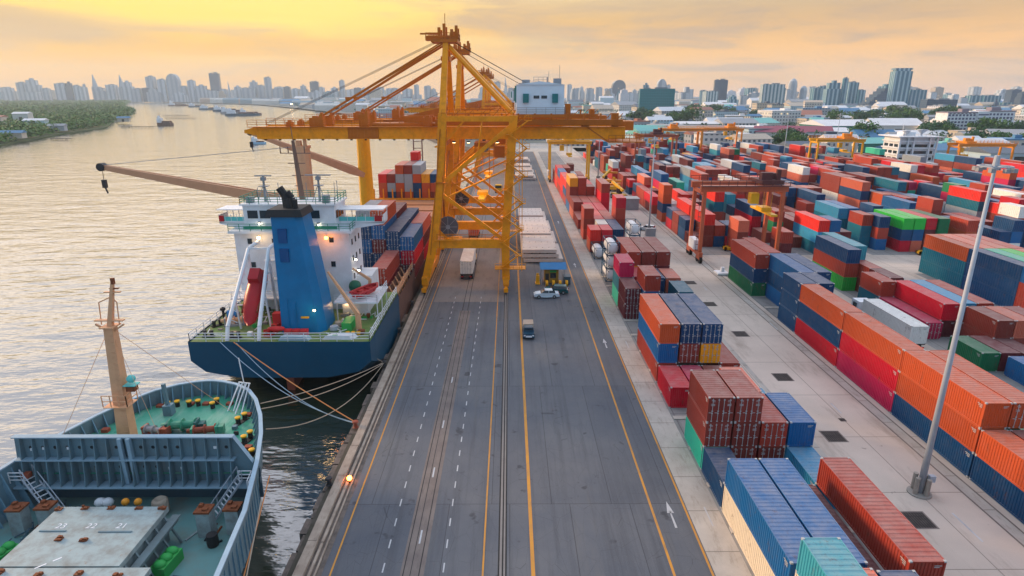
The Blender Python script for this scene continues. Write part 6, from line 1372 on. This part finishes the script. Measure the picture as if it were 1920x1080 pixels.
o = mb2.build('distant_low_buildings', mcol); ca = o.data.color_attributes.new('Col', 'FLOAT_COLOR', 'CORNER')
buf = []
for p, c in zip(o.data.polygons, c2):
    for _ in range(p.loop_total): buf += [c[0], c[1], c[2], 1]
ca.data.foreach_set('color', buf); tag(o, 'mass of far low city roofs and walls below the skyline', 'buildings', kind='stuff')
print('low', len(LOW), nlow)
# white office tower in the yard
ot = T('office_tower', 'white six-storey port office tower with open white frame and flat wide roof', 'building', (195, 306, 0))
m = MB(); m.box(-8.5, -6.5, 0, 8.5, 6.5, 14.2); m.build('wall', M_WHITE, ot)
m = MB()
for fl_ in range(4):
    z = 1.3+fl_*3.1
    for x0, x1 in ((-7.7, -5.3), (-4.5, -2.6), (-1.6, 5.0)): m.box(x0, -6.56, z, x1, -6.45, z+1.35)
    for y0, y1 in ((-5.6, -2.6), (-1.6, 1.4), (2.4, 5.6)): m.box(-8.56, y0, z, -8.45, y1, z+1.35)
    m.box(6.1, -6.56, z, 8.0, -6.45, z+1.35)
m.build('window', GL, ot)
m = MB()
for x in (-8.9, -5.0, -2.1, 5.5, 8.9):
    m.box(x-.35, -7.6, 0, x+.35, -6.9, 15.3)
for fl_ in range(5): m.box(-9.2, -7.5, .6+fl_*3.1, 9.2, -6.6, 1.1+fl_*3.1); m.box(-9.4, -6.6, .6+fl_*3.1, -8.6, 6.6, 1.1+fl_*3.1)
m.build('frame', M_WHITE, ot)
m = MB(); m.box(-10.6, -8.8, 15.3, 10.6, 8.6, 15.7); m.box(-8.4, -6.4, 14.2, 8.4, 6.4, 15.3); m.cbox(-2, 0, 15.7, 6, 5, 1.8); m.build('roof', M_WHITE, ot)
m = MB(); m.rail([(-9, -7.4, 15.7), (9, -7.4, 15.7)], .9, .06, 2, 2); m.beam((-4, 0, 17.5), (-4, 0, 21), .2); m.build('roof_rail', M_WHITE, ot)
m = MB(); m.lathe(4.8, -1, [(.3, 15.7), (.5, 16.6), (2.2, 18.2), (2.4, 18.6)], 14); m.lathe(-4.2, -3.5, [(.3, 15.7), (.4, 16.4), (1.7, 17.9), (1.9, 18.2)], 14); m.build('satellite_dish', M_GALV, ot, True)
# flats, sheds
fb = T('apartment_block', 'long white apartment block with rows of small dark windows behind the trees', 'building', (390, 533, 0), None, .05)
m = MB(); m.box(-28, -7, 0, -3, 7, 20.2); m.box(-3, -8, 0, 7, 7, 21.5); m.box(7, -7, 0, 30, 7, 21.2); m.build('wall', M_WHITE, fb)
m = MB()
for fl_ in range(7):
    for k in range(8): m.box(-27.3+k*3.05, -7.12, 1.2+fl_*2.75, -25.5+k*3.05, -6.95, 2.7+fl_*2.75)
    m.box(-2.4, -8.12, 1.2+fl_*2.85, 6.4, -7.95, 2.3+fl_*2.85)
    for k in range(7): m.box(7.8+k*3.1, -7.12, 1.2+fl_*2.85, 9.6+k*3.1, -6.95, 2.8+fl_*2.85)
m.build('window', paint('dark violet window', (.10, .10, .18), .3, .1), fb)  # windows in dark violet
m = MB(); m.box(-28.4, -7.4, 20.2, -3, 7.4, 21.0); m.box(7, -7.4, 21.2, 30.4, 7.4, 22.2); m.cbox(-10, 0, 21, 6, 5, 2.5); m.cbox(16, 0, 22.2, 8, 6, 2.5)
for k in range(7): m.cbox(-26+k*3.4, -6.8, 19.4, 1.8, .8, 1.1)
m.build('roof', paint('dusky roof', (.26, .22, .26), .7, .3, scale=.1), fb)
def shed(x, y, w, d, h, rm, wm, lab, rz=0, rh=3.):
    t = T('warehouse', lab, 'warehouse', (x, y, 0), None, rz); MB().box(-w/2, -d/2, 0, w/2, d/2, h).build('wall', wm, t)
    m = MB().gable(-w/2, -d/2, w/2, d/2, h, rh, 'x', .8)
    for k in range(int(w/6)): m.box(-w/2+k*6+2.8, -d/2-.85, h-.05, -w/2+k*6+3.1, -d/2-.8, h+.02)
    m.build('roof', rm, t); MB().box(-w*.1, -d/2-.1, 0, w*.1, -d/2+.02, h*.7).build('door', M_DARK, t)
    return t
WGRN = paint('aqua cladding', (.22, .52, .48), .6, .3, (.3, .3, .28), .1); WDG = paint('dark green cladding', (.02, .17, .14), .6, .3, scale=.1)
shed(288, 556, 46, 40, 9.5, ROOFS[1], WDG, 'large warehouse with pale roof and dark green wall beyond the yard', .1, 4.5); shed(262, 520, 30, 26, 6, ROOFS[1], WM[3], 'low pale blue warehouse in front of the dark green one', .1)
shed(338, 560, 40, 34, 9.5, ROOFS[1], WM[0], 'white arched-looking warehouse left of the apartment block', -.1, 5.5); shed(322, 500, 50, 22, 5, ROOFS[1], WM[0], 'long low white warehouse before the arched one', 0)
shed(226, 395, 30, 18, 6, ROOFS[2], WDG, 'dark teal shed behind the white office tower', .15); shed(232, 352, 42, 20, 5.5, ROOFS[5], WM[3], 'blue warehouse right of the white office tower', .1); shed(262, 330, 34, 20, 6, ROOFS[4], WM[3], 'grey blue warehouse behind the orange gantry at right', .1)
MR = roofm('maroon roof', (.26, .05, .09)); shed(205, 480, 34, 24, 8, MR, WM[0], 'white warehouse under a maroon roof left of the yellow gantry', -.3, 4); shed(235, 505, 40, 22, 7, MR, WM[0], 'second white warehouse under a maroon roof, further right', -.3, 4)
shed(150, 560, 90, 22, 7, ROOFS[0], WM[4], 'very long grey roofed quay shed behind the far gantries', -.05, 2); shed(90, 500, 70, 20, 6, ROOFS[1], WM[0], 'long white roofed shed behind the far container blocks', 0, 2); shed(190, 620, 56, 22, 8, ROOFS[1], WM[0], 'long white roofed shed below the teal glass building', .05, 2)

# ------------------------------------------------------------------ vegetation
def crown_mesh(seed, r, h, n, sz, mat):
    rn_ = random.Random(seed); m = MB(); cl = []
    for k in range(9):
        a = rn_.random()*6.28; q = rn_.random()**.5*r*.62; cl.append((q*math.cos(a), q*math.sin(a), h*(.45+.42*rn_.random()), r*rn_.uniform(.30, .52)))
    cl.append((0, 0, h*.72, r*.55))
    for k in range(n):
        cx, cy, cz, cr = cl[k % len(cl)]; d = Vector((rn_.gauss(0, 1), rn_.gauss(0, 1), rn_.gauss(0, .8))).normalized(); p = Vector((cx, cy, cz))+d*cr*rn_.uniform(.72, 1.12)
        a = Vector((rn_.gauss(0, 1), rn_.gauss(0, 1), rn_.gauss(0, 1))).normalized(); nrm = (d*1.2+a*.8).normalized(); u_ = nrm.cross(Vector((a.y, a.z, a.x))).normalized(); v_ = nrm.cross(u_); s = sz*rn_.uniform(.6, 1.3)
        m.add([p-u_*s, p-v_*s*.6, p+u_*s, p+v_*s*.6], [(0, 1, 2, 3)])
    return m.mesh('crown', mat)
def trunk_mesh(h):
    m = MB(); m.tube((0, 0, -.3), (.2, .1, h*.55), .42, .22, 7)
    for a in range(4): q = a*1.6; m.tube((.15, .08, h*(.32+.06*a)), (1.9*math.cos(q), 1.9*math.sin(q), h*(.62+.04*a)), .16, .06, 5)
    return m.mesh('trunk', M_BARK)
TV = [(crown_mesh(s, r, h, 520, .95, mt), trunk_mesh(h)) for s, r, h, mt in ((1, 7, 12, LEAF), (2, 6, 10, LEAF2), (3, 8, 12, LEAF2), (4, 6.5, 11, LEAF), (5, 9, 13, LEAF))]
NT = [0]
def tree(x, y, s, v, where):
    NT[0] += 1; t = T('broadleaf_tree', '%s green tree %s, %s' % (('bright', 'deep', 'dark', 'mid', 'wide bright')[v], where, nth(NT[0])+' in the tree group'), 'tree', (x, y, 0), 'trees beyond the yard', NT[0]*1.3); t.scale = (s, s, s)
    for nm, me in (('crown', TV[v][0]), ('trunk', TV[v][1])): o = bpy.data.objects.new(nm, me); C.objects.link(o); o.parent = t
rnd = random.Random(77)
def clump(cx, cy, rx, ry, n, where, smin=.9, smax=1.4):
    for k in range(n):
        a = rnd.random()*6.28; q = rnd.random()**.5; tree(cx+rx*q*math.cos(a), cy+ry*q*math.sin(a), rnd.uniform(smin, smax), rnd.randrange(5), where)
clump(347, 505, 12, 14, 7, 'left of the apartment block'); clump(392, 500, 34, 16, 12, 'before the apartment block'); clump(300, 395, 26, 20, 7, 'behind the orange gantry at right', .8, 1.1); clump(266, 470, 14, 12, 6, 'behind the white office tower', .9, 1.2)
clump(200, 445, 9, 8, 3, 'by the maroon roofed warehouse', .8, 1.1); clump(182, 405, 10, 8, 3, 'behind the yellow gantry', .7, .9); clump(290, 850, 70, 30, 14, 'right of the teal glass building', 1.2, 1.8); clump(400, 700, 60, 40, 12, 'beyond the warehouses', 1.2, 1.6); clump(180, 760, 60, 26, 9, 'left of the teal glass building', 1.1, 1.6); clump(470, 560, 20, 30, 8, 'right of the apartment block', 1, 1.4); clump(520, 800, 90, 60, 12, 'far behind the apartment block', 1.3, 1.8)
# mangrove wood on the left bank: one mass
def leafmass(name, pts, mat, label, cat):
    m = MB(); rn_ = random.Random(3)
    for x, y, z, r, h, n, s in pts:
        for k in range(n):
            a = rn_.random()*6.283; e = rn_.random(); q = r*math.sqrt(max(0, 1-(e*.95)**2))*rn_.uniform(.75, 1.1); px = x+q*math.cos(a); py = y+q*math.sin(a); pz = z+h*(.25+.75*e)*rn_.uniform(.85, 1.05)
            ux, uy, uz = rn_.uniform(-1, 1)*s, rn_.uniform(-1, 1)*s, rn_.uniform(-.5, .5)*s; vx, vy, vz = -uy*.7+rn_.uniform(-.3, .3)*s, ux*.7, rn_.uniform(-.7, .7)*s
            m.v += [(px-ux, py-uy, pz-uz), (px-vx, py-vy, pz-vz), (px+ux, py+uy, pz+uz), (px+vx, py+vy, pz+vz)]; j = len(m.v); m.f.append((j-4, j-3, j-2, j-1)); m.mi.append(0)
    return tag(m.build(name, mat), label, cat, None, 'stuff')
def left_bank_x(y):
    pts = [(478, -387), (520, -405), (630, -443), (755, -478), (900, -560), (1068, -640), (1400, -820), (1748, -1052), (2500, -1500), (3640, -2146)]
    for (y0, x0), (y1, x1) in zip(pts, pts[1:]):
        if y0 <= y <= y1: return x0+(x1-x0)*(y-y0)/(y1-y0)
    return -387
pts = []; rn_ = random.Random(12)
for k in range(3300):
    y = 478*math.exp(rn_.random()**.85*2.0); xs = left_bank_x(y)-4; x = xs-rn_.random()**1.6*max(60, (-xs)*0+(.95*y+60+xs)) if .95*y+60+xs > 60 else xs-rn_.random()*60
    sc_ = 1+(y-478)/1500; pts.append((x, y, -2.2, rn_.uniform(3.5, 6.5)*sc_, rn_.uniform(6, 11)*(1+.2*(sc_-1)), 34, 1.25*sc_))
leafmass('bank_forest', pts, LEAF3, 'dense green mangrove wood covering the far left river bank', 'forest')
pts = []
for k in range(900):
    y = rn_.uniform(900, 2600); x = rn_.uniform(bank_x(y)+30, .92*y)
    pts.append((x, y, 0, rn_.uniform(6, 12), rn_.uniform(8, 14), 30, 2.2))
for k in range(500):
    y = rn_.uniform(420, 900); x = rn_.uniform(110, .9*y)
    if not free(x, y, 6): continue
    pts.append((x, y, 0, rn_.uniform(4, 7), rn_.uniform(6, 10), 60, 1.1))
leafmass('city_trees_foliage', pts, LEAF2, 'scattered dark green treetops between the far city buildings', 'treetops')
# left bank houses and jetties
for i, (x, y, w, d, h, rm, lab) in enumerate(((-428, 500, 34, 12, 5, ROOFS[2], 'long aqua riverside shed at the left edge of the bank'), (-418, 526, 26, 9, 4.5, ROOFS[5], 'blue green boathouse on the left bank shore'), (-455, 640, 14, 8, 5, ROOFS[0], 'grey hut on stilts at the left bank shore'), (-520, 700, 20, 12, 8, ROOFS[1], 'white house among the mangroves'), (-640, 780, 40, 18, 9, ROOFS[3], 'brown roofed hall in the mangrove wood'), (-590, 775, 16, 14, 13, ROOFS[1], 'white domed hall in the mangrove wood'), (-520, 860, 14, 8, 5, ROOFS[5], 'blue hut by the bend of the left bank'))):
    shed(x, y, w, d, h, rm, WM[i % 5], lab, .25, 2.)
for i, (x, y, ln) in enumerate(((-462, 757, 42), (-560, 1040, 50), (-395, 545, 18), (-640, 1180, 50))):
    m = MB().box(0, -1.5, 1.2, ln, 1.5, 1.6)
    for k in range(int(ln/4)): m.box(k*4+.5, -1.3, -1, k*4+.8, -1.0, 1.2); m.box(k*4+.5, 1.0, -1, k*4+.8, 1.3, 1.2)
    o = m.build('jetty', M_DARK, None, False, (x, y, -2.6)); tag(o, '%s dark timber jetty reaching from the left bank into the river' % nth(i+1), 'jetty')
# river craft
def barge(x, y, ln, bm, hh, hm, rz, lab, name='barge', house=.25):
    t = T(name, lab, 'barge' if name == 'barge' else 'boat', (x, y, -2.8), None, rz)
    MB().prism([(-ln/2, -ln*.06), (-ln*.42, -bm/2), (ln*.40, -bm/2), (ln/2, 0), (ln*.40, bm/2), (-ln*.42, bm/2), (-ln/2, ln*.06)], -.5, hh).build('hull', hm, t)
    MB().box(-ln*.45, -bm*.32, hh, -ln*.45+ln*house, bm*.32, hh+hh*1.3+1).box(-ln*.41, -bm*.2, hh*2.3+1, -ln*.41+ln*house*.4, bm*.2, hh*3+1.5).build('deckhouse', M_WHITE, t)
    MB().box(-ln*.12, -bm*.38, hh, ln*.34, bm*.38, hh+hh*.6).build('cargo', M_TRK, t); MB().beam((-ln*.3, 0, hh*3), (-ln*.3, 0, hh*3+5), .25).build('mast', M_DARK, t)
M_TRK = paint('cargo tarpaulin', (.17, .10, .08), .8, .3)
barge(-439, 812, 20, 9, 3.6, M_TRK, 0, 'lone brown rice barge drifting in mid river'); barge(-200.5, 504, 12, 4, 1.4, paint('boat pale blue', (.30, .50, .66), .4, .1), 0, 'small pale blue launch just behind the tip of the crane boom', 'launch', .4)
for i, (u, v, ln, mt) in enumerate(((335, 199, 70, M_TRK), (372, 201, 60, M_SHIPDK), (400, 206, 70, M_SHIPDK), (425, 209, 60, M_BLUE), (440, 213, 55, M_GREY), (455, 217, 60, M_SHIPDK), (470, 216, 40, M_TRK), (515, 198, 34, M_BOX), (330, 194, 60, M_TRK))):
    d = ray(u, v); t_ = (-2.8-CH)/d[2]; barge(d[0]*t_, d[1]*t_, ln, 12, 4, mt, .05*i, '%s moored river vessel in the cluster across the water' % nth(i+1), 'moored_vessel')
# waterfront lamps and far lamps
rnd = random.Random(55); M_LG = emit('far lamp glow', (1, .62, .28), 26); lm = MB().ell(0, 0, 9, .9, .9, .9, 8, 5).mesh('lamp_head', M_LG); pm_ = MB().beam((0, 0, 0), (0, 0, 8.4), .25).mesh('post', M_GREY)
for k in range(70):
    if k < 40: y = rnd.uniform(1250, 2300); x = bank_x(y)+rnd.uniform(8, 260)
    else: y = rnd.uniform(480, 1500); x = rnd.uniform(40, .85*y)
    t = T('street_lamp', 'small warm street lamp glowing among the distant waterfront buildings', 'street lamp', (x, y, 0), 'distant warm street lamps')
    for nm, me in (('lamp_head', lm), ('post', pm_)): o = bpy.data.objects.new(nm, me); C.objects.link(o); o.parent = t
# far shore sheds
for k in range(34):
    y = rnd.uniform(1300, 3000); x = bank_x(y)+rnd.uniform(18, 120); s_ = 1+y/2500
    o = MB().box(-18*s_, -8, 0, 18*s_, 8, 7*s_).gable(-18*s_, -8, 18*s_, 8, 7*s_+.01, 3*s_, 'x', .5).build('shore_shed', [paint('shore shed %d' % (k % 4), [(.6, .58, .55), (.3, .38, .42), (.42, .30, .24), (.2, .3, .36)][k % 4], .7, .3, scale=.05)]); o.location = (x, y, 0)
    tag(o, '%s waterfront shed along the far right river bank' % nth(k+1), 'shed', 'waterfront sheds')
# ------------------------------------------------------------------ haze
hm_ = bpy.data.materials.new('haze air'); hm_.use_nodes = True; ht = hm_.node_tree; ht.nodes.clear()
pv = ht.nodes.new('ShaderNodeVolumePrincipled'); pv.inputs['Color'].default_value = (.74, .88, 1.0, 1); pv.inputs['Density'].default_value = .00011; pv.inputs['Anisotropy'].default_value = .2
ou = ht.nodes.new('ShaderNodeOutputMaterial'); ht.links.new(pv.outputs[0], ou.inputs['Volume'])
tag(MB().box(-9100, -400, -5, 9100, 5300, 260).build('haze', hm_), 'pale even haze over the river, port and city', 'haze', kind='stuff')
